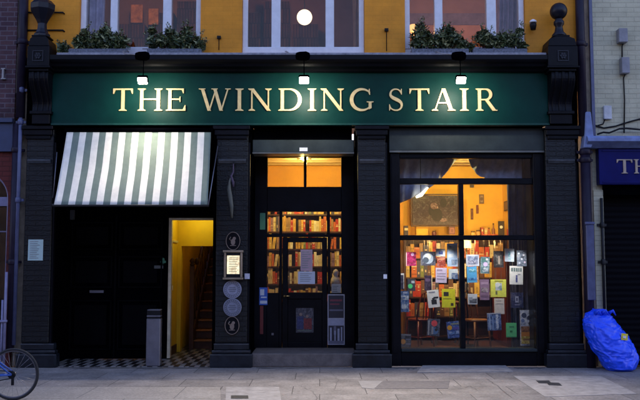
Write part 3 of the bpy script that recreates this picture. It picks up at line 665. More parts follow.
# ================================================================== THINGS ON THE FACADE
def flat_thing(name, label, cat, rect, yf, d, ma, group=None, extra=None, mats=None, rot=0):
    """thin board against a wall: rect in photo px at plane yf; extra: list of (u0,v0,u1,v1,mat index) marks 1.5 mm proud"""
    px0, py0, px1, py1 = rect; pm = (py0+py1)/2
    x0, x1, z0, z1 = X(px0, pm, yf), X(px1, pm, yf), Z(py1, yf), Z(py0, yf)
    m = MB(); m.box(x0, x1, yf, yf+d, z0, z1)
    for i, e in enumerate(extra or []):
        if len(e) == 5:
            u0, v0, u1, v1, k = e; m.box(x0+u0*(x1-x0), x0+u1*(x1-x0), yf-.0015-.0004*i, yf-.0001, z1-v1*(z1-z0), z1-v0*(z1-z0), k)
        else:
            u, v, r, k = e[:4]; m.disc(x0+u*(x1-x0), yf-.0015-.0004*i, z1-v*(z1-z0), r*(x1-x0), r*(x1-x0), .001, 18, k)
    if rot:
        cx, cz = (x0+x1)/2, (z0+z1)/2; ca, sa = math.cos(rot), math.sin(rot)
        m.v = [(cx+(x-cx)*ca-(z-cz)*sa, y, cz+(x-cx)*sa+(z-cz)*ca) for x, y, z in m.v]
    return tag(obj(name, m, mats or [ma], None), label, cat, group)
def lines(v0, v1, n, u0=.12, u1=.88, k=1, th=.35):
    out = []; s = (v1-v0)/n
    for i in range(n): out.append((u0, v0+i*s, u0+(u1-u0)*(.6+.4*random.random()), v0+i*s+s*th, k))
    return out
GREY = mat('printed_grey', (.25, .27, .28), .7)
flat_thing('paper_notice', 'pale green printed notice on the black pilaster beside the porch', 'notice', (28, 239.5, 43, 260.5), -.006, .005, None, extra=lines(.08, .95, 10), mats=[mat('pale_green_paper', (.42, .56, .53), .7, var=.06), GREY])
flat_thing('door_buzzer', 'small pale square door buzzer low on the porch pilaster', 'buzzer', (47.5, 273.5, 53, 279.5), .08, .02, None, extra=[(.3, .3, .7, .7, 1)], mats=[mat('pale_plastic', (.45, .45, .52), .5), GREY])
flat_thing('wall_sensor', 'small dim grey box high on the dark porch screen', 'box', (69, 210, 74, 219.5), Yp-.05, .049, mat('dim_grey_plastic', (.06, .06, .065), .6))
flat_thing('junction_box', 'tiny white box beside the lit menu case', 'box', (244.6, 273.5, 249.6, 279), -.03, .029, mat('pale_plastic', (.45, .45, .52), .5))
flat_thing('pilaster_sticker', 'tiny white sticker on the black pilaster between door and window', 'sticker', (383.5, 274.3, 387, 278.7), -.004, .003, PAPER)
def oval(label, px, py, rx, ry):
    r1 = rx/62.; r2 = ry/62.; cx, cz = X(px, py, -.03), Z(py, -.03)
    t = thing('oval_plaque', label, 'plaque', (cx, -.02, cz))
    m = MB(); m.disc(cx, -.025, cz, r1, r2, .024, 32); obj('plate', m, BLK, t)
    m = MB(); N = 40; m.tube([(cx+r1*.93*math.cos(2*math.pi*k/N), -.027, cz+r2*.93*math.sin(2*math.pi*k/N)) for k in range(N)], .006, 6, closed=True); obj('rim', m, mat('worn_bronze', (.20, .15, .12), .5, metal=.3), t)
    m = MB(); m.disc(cx, -.029, cz-.015, .035, .05, .004, 16); m.disc(cx+.02, -.0305, cz+.04, .025, .025, .004, 14); m.box(cx-.045, cx+.045, -.0283, -.0251, cz-.075, cz-.065); m.tube([(cx-.03, -.03, cz+.0), (cx-.055, -.03, cz+.03), (cx-.035, -.03, cz+.065)], .007, 6); obj('emblem', m, mat('worn_bronze', (.20, .15, .12), .5, metal=.3), t)
oval('black oval plaque with a worn bronze emblem above the lit menu case', 233, 241, 7.2, 9.2)
oval('black oval plaque with a pale emblem below the two round plaques', 232, 325.5, 7.2, 9)
def rplaque(label, py, tone):
    cx, cz = X(232.3, py, -.03), Z(py, -.03); r = .142
    t = thing('round_plaque', label, 'plaque', (cx, -.02, cz), 'round plaques on the pilaster')
    pm = mat('pale_plaque_'+tone[0], tone[1], .5, var=.2, scale=14)
    m = MB(); m.disc(cx, -.03, cz, r, r, .029, 36); obj('plate', m, pm, t, bevel=.006)
    m = MB()
    for rr in (.86, .62):
        m.tube([(cx+r*rr*math.cos(2*math.pi*k/36), -.031, cz+r*rr*math.sin(2*math.pi*k/36)) for k in range(36)], .0035, 5, closed=True)
    for k in range(22):
        a = 2*math.pi*k/22; m.disc(cx+r*.74*math.cos(a), -.032, cz+r*.74*math.sin(a), .008, .011, .003, 8)
    for k in (-1, 0, 1): m.box(cx-.06+.012*abs(k), cx+.06-.012*abs(k), -.0325, -.0301, cz+k*.028-.006, cz+k*.028+.006)
    obj('engraving', m, mat('plaque_ink_'+tone[0], tuple(c*.45 for c in tone[1]), .6), t)
rplaque('pale round plaque just under the lit menu case', 289.5, ('upper', (.23, .24, .32)))
rplaque('duller round plaque just above the lower oval plaque', 307.5, ('lower', (.17, .18, .24)))
# lit menu case
mc = thing('menu_case', 'brightly lit brass framed menu case on the black pilaster', 'menu case', (X(233, 265, -.05), -.04, Z(278, -.05)))
def mX(px): return X(px, 265, -.1)
BR = mat('tarnished_brass', (.34, .27, .19), .4, metal=.5)
m = MB(); m.box(mX(224.5), mX(242), -.10, -.001, Z(277.5, -.1), Z(252.5, -.1)); obj('case', m, IRON, mc, bevel=.004)
m = MB(); m.box(mX(223), mX(243), -.125, -.001, Z(252.4, -.1), Z(250.2, -.1)); m.box(mX(223), mX(243), -.125, -.001, Z(279.5, -.1), Z(277.6, -.1)); m.box(mX(224), mX(226), -.112, -.101, Z(277.4, -.1), Z(252.6, -.1)); m.box(mX(240.5), mX(242.5), -.112, -.101, Z(277.4, -.1), Z(252.6, -.1)); obj('case_frame', m, BR, mc, bevel=.003)
m, n, l, p = nt('backlit_menu_sheet'); geo = n.new('ShaderNodeNewGeometry'); t = n.new('ShaderNodeTexNoise'); t.inputs['Scale'].default_value = 22; l.new(geo.outputs[0], t.inputs['Vector'])
cr = n.new('ShaderNodeValToRGB'); cr.color_ramp.elements[0].color = (.55, .38, .14, 1); cr.color_ramp.elements[0].position = .3; cr.color_ramp.elements[1].color = (1, .86, .52, 1); cr.color_ramp.elements[1].position = .62; l.new(t.outputs[0], cr.inputs[0]); l.new(cr.outputs[0], p.inputs['Emission Color']); p.inputs['Emission Strength'].default_value = 1.05/EX
p.inputs['Base Color'].default_value = (.6, .55, .4, 1)
m2 = MB(); m2.box(mX(227), mX(239.5), -.104, -.1005, Z(274, -.1), Z(255.5, -.1)); obj('menu_sheet', m2, m, mc)
m2 = MB()
for k in range(9): z = Z(258+k*1.7, -.1); m2.box(mX(229), mX(229)+.14-.03*random.random(), -.1055, -.1041, z-.004, z+.004)
obj('menu_print', m2, mat('menu_ink', (.35, .25, .1), .7), mc)
# hanging rolled flag
hf = thing('rolled_flag', 'thin rolled flag with pale lower end hanging on the black pilaster', 'flag', (X(230, 190, -.08), -.08, Z(218, -.08)))
def fP(px, py): return (X(px, py, -.07), -.07, Z(py, -.07))
m = MB(); m.tube([fP(233.5, 164), fP(233.3, 172), fP(231, 176), fP(233, 182), fP(233.5, 187)], [.008, .012, .02, .022, .012], 8); obj('cord', m, mat('faded_mauve_cloth', (.07, .05, .085), .8), hf)
m = MB(); m.tube([fP(231, 176), fP(229.5, 182), fP(229, 189), fP(230, 196), fP(231.5, 206), fP(232, 218)], [.008, .018, .032, .036, .03, .015], 10); obj('cloth', m, mat('faded_grey_green_cloth', (.10, .105, .085), .8), hf)
m = MB(); m.disc(*[fP(233.5, 164)[i] for i in (0,)], -.075, Z(164, -.07), .02, .02, .074, 10); obj('hook', m, IRON, hf)
# upper wall fittings
def wall_rod(px, py0, py1, label):
    t = thing('iron_hook', label, 'hook', (X(px, py1, 0), .03, Z(py1, .03)))
    m = MB(); x = X(px, py0, .02); m.tube([(x, .02, Z(py1, .02)), (x, .02, Z(py0+3, .02)), (x, -.02, Z(py0+1, .02)), (x, .03, Z(py0, .02))], .007, 6); obj('rod', m, IRON, t)
    m = MB(); m.box(x-.03, x+.03, .0, .049, Z(py0+2.5, .02), Z(py0, .02)); obj('clip', m, IRON, t)
wall_rod(219, 36, 50, 'thin iron hook on yellow brick between first and middle windows')
wall_rod(386.5, 28.5, 51, 'thin iron hook on yellow brick between middle and last windows')
wl = thing('wall_lamp', 'small unlit black wall lamp on the yellow brick near the ball finial', 'wall lamp', (X(532.5, 30, 0), .03, Z(32, 0)))
m = MB(); m.lathe([(.04, 0), (.055, .08), (.05, .10), (.015, .13)], X(533, 27, -.04), -.05, Z(30, -.04), 12); m.tube([(X(533, 25, 0), -.05, Z(22.5, 0)), (X(533, 25, 0), .049, Z(21.5, 0))], .012); obj('lantern', m, IRON, wl)
m = MB(); m.lathe([(.06, 0), (.05, .03), (.02, .05)], X(533, 27, -.04), -.05, Z(22.8, -.04), 12); obj('cap', m, PAPER, wl)
ib = thing('iron_bar_bracket', 'two thin black iron bars fixed on the yellow brick behind the cup finial', 'bracket', (X(50, 30, 0), .02, Z(30, 0)))
for py in (12.2, 30):
    m = MB(); m.tube([(X(27, py, .02), .03, Z(py, .02)), (X(63, py, .02), .03, Z(py, .02)), (X(64, py+2, .02), .045, Z(py+1.4, .02))], .012, 6); obj('bar', m, IRON, ib)
# ---- window planters with shrubs
LEAF = [mat('leaf_dark', (.022, .042, .016), .5, var=.4, scale=30), mat('leaf_mid', (.075, .10, .030), .5, var=.4, scale=30), mat('leaf_grey', (.23, .24, .11), .55, var=.3, scale=30)]
TROUGH = mat('blue_grey_trough', (.10, .11, .14), .6, var=.7, scale=30)
def planter(label, px0, px1, clumps, seed):
    rnd = random.Random(seed); Yc = -.12
    x0, x1 = X(px0, 50, Yc), X(px1, 50, Yc); zb = zc_t+.046
    t = thing('window_planter', label, 'planter', ((x0+x1)/2, Yc, zb), 'planters on the cornice ledge')
    m = MB(); m.box(x0, x1, Yc-.08, Yc+.09, zb, zb+.085); obj('trough', m, TROUGH, t, bevel=.01)
    m = MB(); mm = MB(); mm.tube([(x0-.09, Yc, zb+.10), (x1+.04, Yc, zb+.10)], .006, 5)
    for (cp, ct_, cr_) in clumps:
        cx, cz, r = X(cp, ct_, Yc), Z(ct_, Yc), cr_/63.
        for k in range(int(650*(r/.2)**1.6)+60):
            d = Vector((rnd.gauss(0, 1), rnd.gauss(0, 1), rnd.gauss(0, 1))).normalized()*(rnd.random()**.45)*r*(.8+.5*noise.noise(Vector((cx*3+rnd.random(), k*.01, 0))))
            p = Vector((cx+d.x*1.1, Yc+d.y*.75, max(zb+.05, cz+d.z)))
            n_ = Vector((rnd.gauss(0, 1), rnd.gauss(0, 1)-.4, rnd.gauss(0, 1)+.5)).normalized(); u = n_.orthogonal().normalized(); w = n_.cross(u)
            a = rnd.random()*6.28; u, w = u*math.cos(a)+w*math.sin(a), w*math.cos(a)-u*math.sin(a)
            L = rnd.choice((.016, .024, .030, .040, .056))*rnd.uniform(.8, 1.2); W = L*rnd.uniform(.3, .5)
            m.face([p-u*L, p-w*W+n_*.004, p+u*L, p+w*W+n_*.004], rnd.choices((0, 1, 2), (4, 4, 2.0))[0])
        for k in range(2):      # stray sprigs that break the outline
            q = Vector((cx+rnd.uniform(-r, r)*.8, Yc+rnd.uniform(-.08, .06), cz+r*.5)); dv = Vector((rnd.uniform(-.5, .5), rnd.uniform(-.3, .1), 1)).normalized(); ln = rnd.uniform(.07, .13)
            mm.tube([q, q+dv*ln*.5, q+dv*ln+Vector((rnd.uniform(-.03, .03), 0, 0))], .0035, 4)
            for e in range(9):
                c2 = q+dv*ln*(.35+.65*e/8)+Vector((rnd.uniform(-.02, .02), rnd.uniform(-.02, .02), 0)); a = rnd.uniform(0, 6.28); u = Vector((math.cos(a), -.3, math.sin(a)*.6+.4)).normalized()*rnd.uniform(.025, .045); w = u.orthogonal().normalized()*.013
                m.face([c2, c2+u*.5-w, c2+u, c2+u*.5+w], rnd.choices((0, 1, 2), (3, 4, 3))[0])
        for k in range(5):
            mm.tube([(cx+rnd.uniform(-.05, .05), Yc, zb+.11), (cx+rnd.uniform(-r, r)*.7, Yc+rnd.uniform(-.05, .05), cz+r*.6)], .006, 5)
    obj('foliage', m, LEAF, t); obj('stem', mm, WOOD, t)
planter('leafy planter at the end of the ledge beside the cup finial', 70, 128, [(80, 42, 9), (90, 44, 9), (100, 40, 11), (111, 41, 11), (121, 42, 9), (64, 48, 6), (85, 34, 6), (105, 32, 6)], 1)
planter('planter with two rounded shrubs under the reddish first window pane', 148, 202, [(154, 42, 9), (163, 41, 9), (174, 41, 10), (186, 41, 11), (196, 43, 9), (201, 47, 5), (152, 31, 5), (170, 33, 6), (187, 31, 6)], 2)
planter('planter of taller bushy shrubs under the warm lit last window', 411, 468, [(421, 35, 10), (417, 44, 8), (430, 42, 10), (443, 40, 11), (453, 40, 10), (461, 44, 7), (421, 27, 5), (448, 31, 7)], 3)
planter('planter of low spreading shrubs next to the unlit wall lamp', 472, 526, [(470, 47, 5), (482, 39, 9), (490, 42, 9), (501, 41, 10), (513, 40, 10), (522, 46, 6), (484, 34, 6), (520, 32, 5)], 4)
# ================================================================== STREET THINGS
bn = thing('cigarette_bin', 'slim stainless steel cigarette bin post standing in the porch mouth', 'bin', (X(152.7, 366, .03), .1, 0))
bx0, bx1 = X(146, 345, .03), X(160, 345, .03)
zt_ = Z(309.5, .03)
m = MB(); m.box(bx0, bx1, .03, .17, .009, zt_-.14); obj('post', m, STEEL, bn, bevel=.01)
m = MB(); m.box(bx0+.005, bx1-.005, .035, .165, zt_-.139, zt_-.02); m.box(bx0+.03, bx1-.03, .026, .04, zt_-.09, zt_-.06); obj('ash_slot', m, IRON, bn)
m = MB(); m.box(bx0+.01, bx1-.003, .025, .17, zt_-.019, zt_); m.box(bx0+.004, bx1-.002, .022, .17, zt_-.115, zt_-.09); obj('cap', m, STEEL, bn, bevel=.005)
# rubbish bag
bag = thing('rubbish_bag', 'large crumpled bright blue rubbish bag leaning by the downpipe', 'bag', (*G(620, 371), 0))
bxc, byc = G(622, 372.5)
BAGM = mat('blue_polythene', (.015, .085, .95), .36, var=.12, scale=5, bump=.0, spec=.6)
_n = BAGM.node_tree.nodes; _l = BAGM.node_tree.links; _t = _n.new('ShaderNodeTexNoise'); _t.noise_type = 'RIDGED_MULTIFRACTAL'; _t.inputs['Scale'].default_value = 4.5; _t.inputs['Detail'].default_value = 5; _t.inputs['Distortion'].default_value = .6
_g = _n.new('ShaderNodeNewGeometry'); _mp = _n.new('ShaderNodeMapping'); _mp.inputs['Rotation'].default_value = (0, .5, 0); _mp.inputs['Scale'].default_value = (1, 1, 1.9); _l.new(_g.outputs['Position'], _mp.inputs[0]); _l.new(_mp.outputs[0], _t.inputs['Vector'])
_b = _n.new('ShaderNodeBump'); _b.inputs['Strength'].default_value = .35; _b.inputs['Distance'].default_value = .02; _l.new(_t.outputs[0], _b.inputs['Height']); _l.new(_b.outputs[0], _n['Principled BSDF'].inputs['Normal'])
x_lo = [(609, 637, 372), (606, 639.5, 366), (602, 640.5, 358), (597, 638.5, 350), (593, 635.5, 342), (590, 631, 333), (588, 626, 325), (587, 619, 318), (588, 613, 313), (592, 610, 310)]
NR = 96; NSG = 120
vs = []
for j in range(NR+1):
    t = j/NR*(len(x_lo)-1); i = min(int(t), len(x_lo)-2); f = t-i
    f2 = f
    a, b, c = [x_lo[i][k]+(x_lo[i+1][k]-x_lo[i][k])*f2 for k in range(3)]
    v = j/NR; yc = byc+.26+.18*v; xa, xb = X(a, c, yc-.15), X(b, c, yc-.15); zz = max(.003, Z(c, byc)*(1-v)+Z(c, yc)*v)
    zz = (Z(310, yc)-.0)*v
    ry = (.30*math.sin(math.pi*min(1, .25+.65*v))**.6)*(1 if v > .06 else .75+v*4); 
    endf = 1 if v < .93 else 1-.35*((v-.93)/.07)
    lowf = 1 if v > .05 else .86+.14*(v/.05)
    for k in range(NSG):
        th = 2*math.pi*k/NSG; rx = (xb-xa)/2*endf*lowf
        cx_, sx_ = math.cos(th), math.sin(th)
        ex = math.copysign(abs(cx_)**.8, cx_)*rx; ey = math.copysign(abs(sx_)**.85, sx_)*ry*endf
        p = Vector(((xa+xb)/2+ex, yc+ey, zz)); 
        wq = Vector((noise.noise(p*3.1), noise.noise(p*3.1+Vector((7, 0, 0))), noise.noise(p*3.1+Vector((0, 9, 0)))))*.12
        q = p+wq; rg = lambda f, tx, tz: (1-min(1, abs(noise.noise(Vector((q.x*f+q.z*tx, q.y*f, q.z*f*tz-q.x*tx)))*2.2)))**2.2
        nn = noise.noise(Vector((p.x*4, p.y*4, p.z*2.5)))*.035+rg(4.5, 2, .8)*.026+rg(9, -5, 1.3)*.014+rg(15, 6, .7)*.009+rg(26, 4, 1.2)*.004-.022
        if v < .03: nn *= .3
        d = Vector((ex, ey, 0)).normalized()
        vs.append(tuple(p+d*nn+Vector((0, 0, (noise.noise(p*6)*.03 if v > .05 else 0)+(0.05*noise.noise(Vector((th*2, 3, v))) if v > .9 else 0)))))
fs = [(j*NSG+k, j*NSG+(k+1)%NSG, (j+1)*NSG+(k+1)%NSG, (j+1)*NSG+k) for j in range(NR) for k in range(NSG)]
fs += [tuple(range(NSG-1, -1, -1)), tuple(NR*NSG+k for k in range(NSG))]
m = MB(); m.raw(vs, fs, 0, True); bo = obj('sack', m, BAGM, bag)
ly = byc-.03
m = MB(); lx_, lz_ = X(627, 337, byc-.02), Z(337, byc)
def nearest_front(x, z):
    best = min((v for v in vs), key=lambda v: (v[0]-x)**2+(v[2]-z)**2+max(0, v[1]-byc-.25)*9); return best[1]
y0_ = min(nearest_front(lx_+a_, lz_+b_) for a_ in (-.04, 0, .04) for b_ in (-.04, 0, .04))-.014
m.raw([(lx_-.055, y0_, lz_-.045), (lx_+.05, y0_+.03, lz_-.06), (lx_+.06, y0_+.035, lz_+.035), (lx_-.045, y0_+.005, lz_+.05)], [(0, 1, 2, 3)], 0)
m.raw([(lx_-.03, y0_-.001, lz_-.02), (lx_+.02, y0_+.012, lz_-.03), (lx_+.025, y0_+.012, lz_+.005), (lx_-.025, y0_-.001, lz_+.015)], [(0, 1, 2, 3)], 1)
lo = obj('sticker', m, [cmat((.75, .60, .03)), PAPER], bag); s2 = lo.modifiers.new('thick', 'SOLIDIFY'); s2.thickness = .004
m = MB()
for k in range(3):
    a = (X(594+7*k, 313, byc+.3), byc+.26, Z(313, byc+.3)); m.tube([a, (a[0]+.04, a[1]-.06, a[2]+.04), (a[0]+.09, a[1]-.03, a[2]-.03)], [.03, .025, .008], 8)
obj('gathered_neck', m, BAGM, bag)
# bicycle
R_ = .302; hx, hy = G(12.5, 400.4); hxx = hx
bk = thing('bicycle', 'blue bicycle with black tyres parked at the edge of the pavement', 'bicycle', (hxx-.5, hy, .0))
BLUEF = mat('blue_frame_enamel', (.015, .09, .42), .3, var=.15, scale=10, coat=.5)
fxx = hxx-1.0
SPK = mat('spoke_steel', (.35, .35, .38), .35, metal=.9)
def wheel(cx):
    N = 48; ring = lambda r: [(cx+r*math.cos(2*math.pi*k/N), hy, R_+r*math.sin(2*math.pi*k/N)) for k in range(N)]
    m = MB(); m.tube(ring(R_-.032), .010, 8, closed=True); w = obj('wheel', m, mat('grey_rim', (.16, .16, .18), .35, metal=.8), bk)
    m = MB(); m.tube(ring(R_-.016), .016, 10, closed=True); obj('tyre', m, RUB, w)
    m = MB()
    for k in range(24):
        a = 2*math.pi*k/24; b = a+(.35 if k % 2 else -.35); s = .03 if k % 4 < 2 else -.03
        m.tube([(cx+.018*math.cos(b), hy+s, R_+.018*math.sin(b)), (cx+(R_-.036)*math.cos(a), hy, R_+(R_-.036)*math.sin(a))], .0013, 4)
    obj('spoke', m, SPK, w)
    m = MB(); m.lathe([(.02, -.04), (.022, -.03), (.013, -.02), (.013, .02), (.022, .03), (.02, .04)], cx, hy, R_, 14, axis='y'); obj('hub', m, SPK, w)
wheel(hxx); wheel(fxx)
bb = (hxx-.42, hy, R_-.03); seat = (hxx-.54, hy, R_+.42); head = (fxx+.16, hy, R_+.44); headb = (fxx+.11, hy, R_+.31)
m = MB()
m.tube([bb, seat], .016); m.tube([seat, head], .016); m.tube([bb, headb], .019); m.tube([head, headb], .02)
for s in (-.055, .055):
    m.tube([(bb[0], hy+s*.5, bb[2]), (hxx, hy+s, R_)], .012); m.tube([(seat[0], hy+s*.4, seat[2]-.03), (hxx, hy+s, R_)], .012)
obj('frame', m, BLUEF, bk)
m = MB()
for s in (-.05, .05): m.tube([(headb[0], hy+s*.7, headb[2]-.01), (headb[0]-.03, hy+s, R_+.15), (fxx, hy+s, R_)], .011)
obj('fork', m, BLUEF, bk)
m = MB(); m.tube([seat, (seat[0]-.0-.03, hy, seat[2]+.12)], .012); obj('seat_post', m, SPK, bk)
m = MB(); sx_, sz_ = seat[0]-.03, seat[2]+.14
m.raw([(sx_+.13, hy-.07, sz_), (sx_+.13, hy+.07, sz_), (sx_+.02, hy+.06, sz_), (sx_-.15, hy+.02, sz_), (sx_-.15, hy-.02, sz_), (sx_+.02, hy-.06, sz_)]+[(sx_+.13, hy-.06, sz_+.05), (sx_+.13, hy+.06, sz_+.05), (sx_+.02, hy+.05, sz_+.045), (sx_-.15, hy+.015, sz_+.04), (sx_-.15, hy-.015, sz_+.04), (sx_+.02, hy-.05, sz_+.045)],
      [(5, 4, 3, 2, 1, 0), (6, 7, 8, 9, 10, 11)]+[(i, (i+1) % 6, (i+1) % 6+6, i+6) for i in range(6)]); obj('saddle', m, RUB, bk, bevel=.015, seg=3)
m = MB(); hz = head[2]+.08; m.tube([head, (head[0]+.02, hy, hz)], .012); m.tube([(head[0]+.08, hy-.29, hz+.02), (head[0], hy-.2, hz+.02), (head[0]-.02, hy, hz), (head[0], hy+.2, hz+.02), (head[0]+.08, hy+.29, hz+.02)], .011); obj('handlebar', m, IRON, bk)
m = MB(); m.lathe([(.085, -.004), (.09, 0), (.085, .004)], bb[0], hy-.055, bb[2], 24, axis='y'); m.tube([(bb[0], hy-.07, bb[2]), (bb[0]+.08, hy-.075, bb[2]-.14)], .011); m.tube([(bb[0], hy+.07, bb[2]), (bb[0]-.08, hy+.075, bb[2]+.14)], .011); m.box(bb[0]+.03, bb[0]+.13, hy-.16, hy-.08, bb[2]-.152, bb[2]-.128); m.box(bb[0]-.13, bb[0]-.03, hy+.08, hy+.16, bb[2]+.128, bb[2]+.152); m.tube([(bb[0], hy-.07, bb[2]), (bb[0], hy+.07, bb[2])], .016); m.tube([(bb[0]+.08, hy-.07, bb[2]-.14), (bb[0]+.08, hy-.12, bb[2]-.14)], .007); m.tube([(bb[0]-.08, hy+.07, bb[2]+.14), (bb[0]-.08, hy+.12, bb[2]+.14)], .007); obj('crankset', m, IRON, bk)
m = MB(); m.tube([(bb[0], hy-.055, bb[2]+.088), (hxx, hy-.055, R_+.04), (hxx+.04, hy-.055, R_), (hxx+.0, hy-.055, R_-.04), (bb[0], hy-.055, bb[2]-.088)], .006, 6); m.lathe([(.045, -.004), (.048, 0), (.045, .004)], hxx, hy-.05, R_, 16, axis='y'); m.box(hxx+.0, hxx+.03, hy-.06, hy-.045, R_-.12, R_-.03); obj('chain', m, IRON, bk)
# ================================================================== NEIGHBOURS
# --- right: cream brick house with blue shop
nb = thing('cream_brick_house', 'cream painted brick house with royal blue shop fascia and dark shutter', 'building', (6.5, .3, 0))
nx0 = X(590, 70, .08); nx1 = 10.5
m = MB(); m.box(nx0, nx1, .08, .6, Z(140, .08), 8.6); m.box(nx0, X(605, 260, .08), .08, .6, 0, Z(190, .08)-.001); m.box(nx0, nx1, .12, .6, Z(190, .08), Z(140, .08)-.001); obj('wall', m, CREAM, nb)
m = MB(); m.box(nx0, nx1, .6, 5.3, 0, 8.6); obj('rear_mass', m, BLKM, nb)
m = MB(); m.xprof([(.079, Z(135.5, -.1)), (-.16, Z(136.5, -.1)), (-.20, Z(139, -.1)), (-.20, Z(142, -.1)), (-.12, Z(145, -.1)), (-.06, Z(147.5, -.1)), (.079, Z(147.5, -.1))], X(587, 141, -.15), nx1); obj('cornice', m, LBLUE, nb)
m = MB(); m.box(X(599, 166, -.02), nx1, -.02, .119, Z(184.5, -.02), Z(147.6, -.02)); fb = obj('fascia', m, NBLUE, nb, bevel=.006)
m = MB(); m.box(X(602.5, 166, -.025), nx1, -.03, -.0205, Z(183, -.02), Z(181.5, -.02)); m.box(X(602.5, 166, -.025), nx1, -.03, -.0205, Z(151.5, -.02), Z(150, -.02)); obj('fascia_moulding', m, NBLUE, fb)
SGL = mat('dull_gold_letter', (.40, .32, .24), .5)
letter('T', 616.5, 632, 159.5, 173.5, -.02, .02, SGL, fb); letter('H', 633.5, 649, 159.5, 173.5, -.02, .02, SGL, fb)
m, n, l, p = nt('dark_roller_slat'); p.inputs['Base Color'].default_value = (.0025, .0025, .0045, 1); p.inputs['Roughness'].default_value = .6; p.inputs['Specular IOR Level'].default_value = .05
geo = n.new('ShaderNodeNewGeometry'); s = n.new('ShaderNodeSeparateXYZ'); l.new(geo.outputs[0], s.inputs[0]); ma_ = n.new('ShaderNodeMath'); ma_.operation = 'SINE'; mu_ = n.new('ShaderNodeMath'); mu_.operation = 'MULTIPLY'; mu_.inputs[1].default_value = 70; l.new(s.outputs[2], mu_.inputs[0]); l.new(mu_.outputs[0], ma_.inputs[0]); bp = n.new('ShaderNodeBump'); bp.inputs['Distance'].default_value = .01; bp.inputs['Strength'].default_value = .4; l.new(ma_.outputs[0], bp.inputs['Height']); l.new(bp.outputs[0], p.inputs['Normal'])
SHUT = m
m = MB(); m.box(X(605.2, 260, .08), nx1, .3, .36, 0, Z(190, .08)); obj('roller_shutter', m, SHUT, nb)
m = MB(); m.box(X(604, 192, .05), nx1, .06, .3, Z(195, .06), Z(185, .06)); obj('shutter_box', m, BLKM, nb)
# service boxes and cables
def wbox(name, label, cat, rect, d, ma, drop=None):
    t = thing(name, label, cat, (X(rect[0], rect[3], 0), .07, Z(rect[3], .05)))
    m = MB(); pbox(m, *rect, .08-d, .079); obj('casing', m, ma, t, bevel=.008)
    if drop:
        m = MB(); m.tube([(X(a, b, .07), .065, Z(b, .07)) for a, b in drop], .010, 6); obj('cable', m, IRON, t)
GB = mat('grey_meter_box', (.22, .22, .24), .5)
wbox('security_light', 'upper grey floodlight box on the cream brick wall', 'wall light', (619, 28, 628, 42), .12, GB, [(626, 38), (622, 46), (622, 60)])
wbox('security_light', 'lower grey floodlight box above the cable on cream brick', 'wall light', (622, 57, 630, 73), .12, GB, [(627, 70), (623.5, 78), (624.5, 100), (624, 133)])
wbox('junction_box', 'small white utility box low on the cream brick wall', 'box', (604, 105.5, 612, 119), .06, mat('off_white_box', (.50, .51, .52), .5), [(605, 119), (603, 124), (596, 126)])
cb = MB(); cb.tube([(X(a, b, .06), .06, Z(b, .06)) for a, b in ((592, 119), (594, 125), (604, 128), (616, 126), (622, 124), (632, 121), (640, 119), (655, 118))], .012, 6); tag(obj('wall_cable', cb, IRON), 'black cable looping across the cream brick above the blue ledge', 'cable')
cb = MB(); cb.tube([(X(a, b, -.05), -.02, Z(b, -.05)) for a, b in ((598, 134), (604, 132), (610, 132.5), (620, 128.5), (627, 128), (650, 130))], .016, 6); tag(obj('wall_cable', cb, IRON), 'thick dark cable lying along the pale blue ledge', 'cable')
# downpipes between the houses
def pipe(name, label, px, py0, py1, y, r, ma, cols, px2=None):
    x = X(px, (py0+py1)/2, y); z0, z1 = max(0, Z(py1, y)), Z(py0, y)
    t = thing(name, label, 'drainpipe', (x, y, z0))
    m = MB(); m.tube([(x, y, z0), (x, y, z1)], r, 14); obj('pipe', m, ma, t)
    for c in cols:
        m = MB(); zc = Z(c, y); m.lathe([(r+.004, -.045), (r+.014, -.03), (r+.014, .03), (r+.004, .045)], x, y, zc, 14); m.box(x-r-.05, x+r+.05, y+.01, y+r+.012, zc-.02, zc+.02); obj('collar', m, ma, t)
    return t
pipe('downpipe', 'black upper drainpipe between yellow brick and cream brick', 580.5, -60, 136, -.03, .068, DPIPE, (44, -20))
pipe('downpipe', 'purple grey lower drainpipe beside the blue rubbish bag', 588, 149, 370, -.05, .075, DPIPE, (152, 160))
bp_ = MB(); xq = X(589.5, 265, -.09); bp_.box(xq-.062, xq+.062, -.165, -.127, Z(300, -.1), Z(225, -.1)); bp_.box(xq-.075, xq+.075, -.172, -.127, Z(224.9, -.1), Z(222, -.1))
tag(obj('pipe_guard', bp_, BPIPE, None, bevel=.01), 'grey blue metal guard plate clamped over the lower drainpipe', 'pipe guard')
pp = pipe('conduit', 'thin black cable pipe on the cream strip above the rubbish bag', 603, 198, 309, .05, .022, RUB, (225, 262))
m = MB(); m.box(X(584.5, 70, .1), nx0-.001, .1, .5, 0, 8.4); tag(obj('party_wall_strip', m, mat('tan_render', (.30, .24, .17), .8, var=.35, scale=6, bump=.4)), 'narrow tan rendered strip of wall behind the black drainpipe', 'wall')
m = MB(); m.box(X(590.2, 60, .05), X(593.2, 60, .05), .03, .079, Z(136, .05), 8.4); tag(obj('corner_trim', m, BPIPE), 'thin grey blue vertical trim on the edge of the cream brick', 'trim')
hd = MB(); xh = X(586, 140, -.1); hd.prism([(xh-.05, Z(148, -.1)), (xh+.07, Z(148, -.1)), (xh+.12, Z(141, -.1)), (xh+.08, Z(112, -.1)), (xh+.0, Z(112, -.1)), (xh-.03, Z(140, -.1))], -.13, .05); tag(obj('rainwater_hopper', hd, LBLUE, None, bevel=.012), 'pale blue hopper joining the gutter ledge to the lower drainpipe', 'hopper')
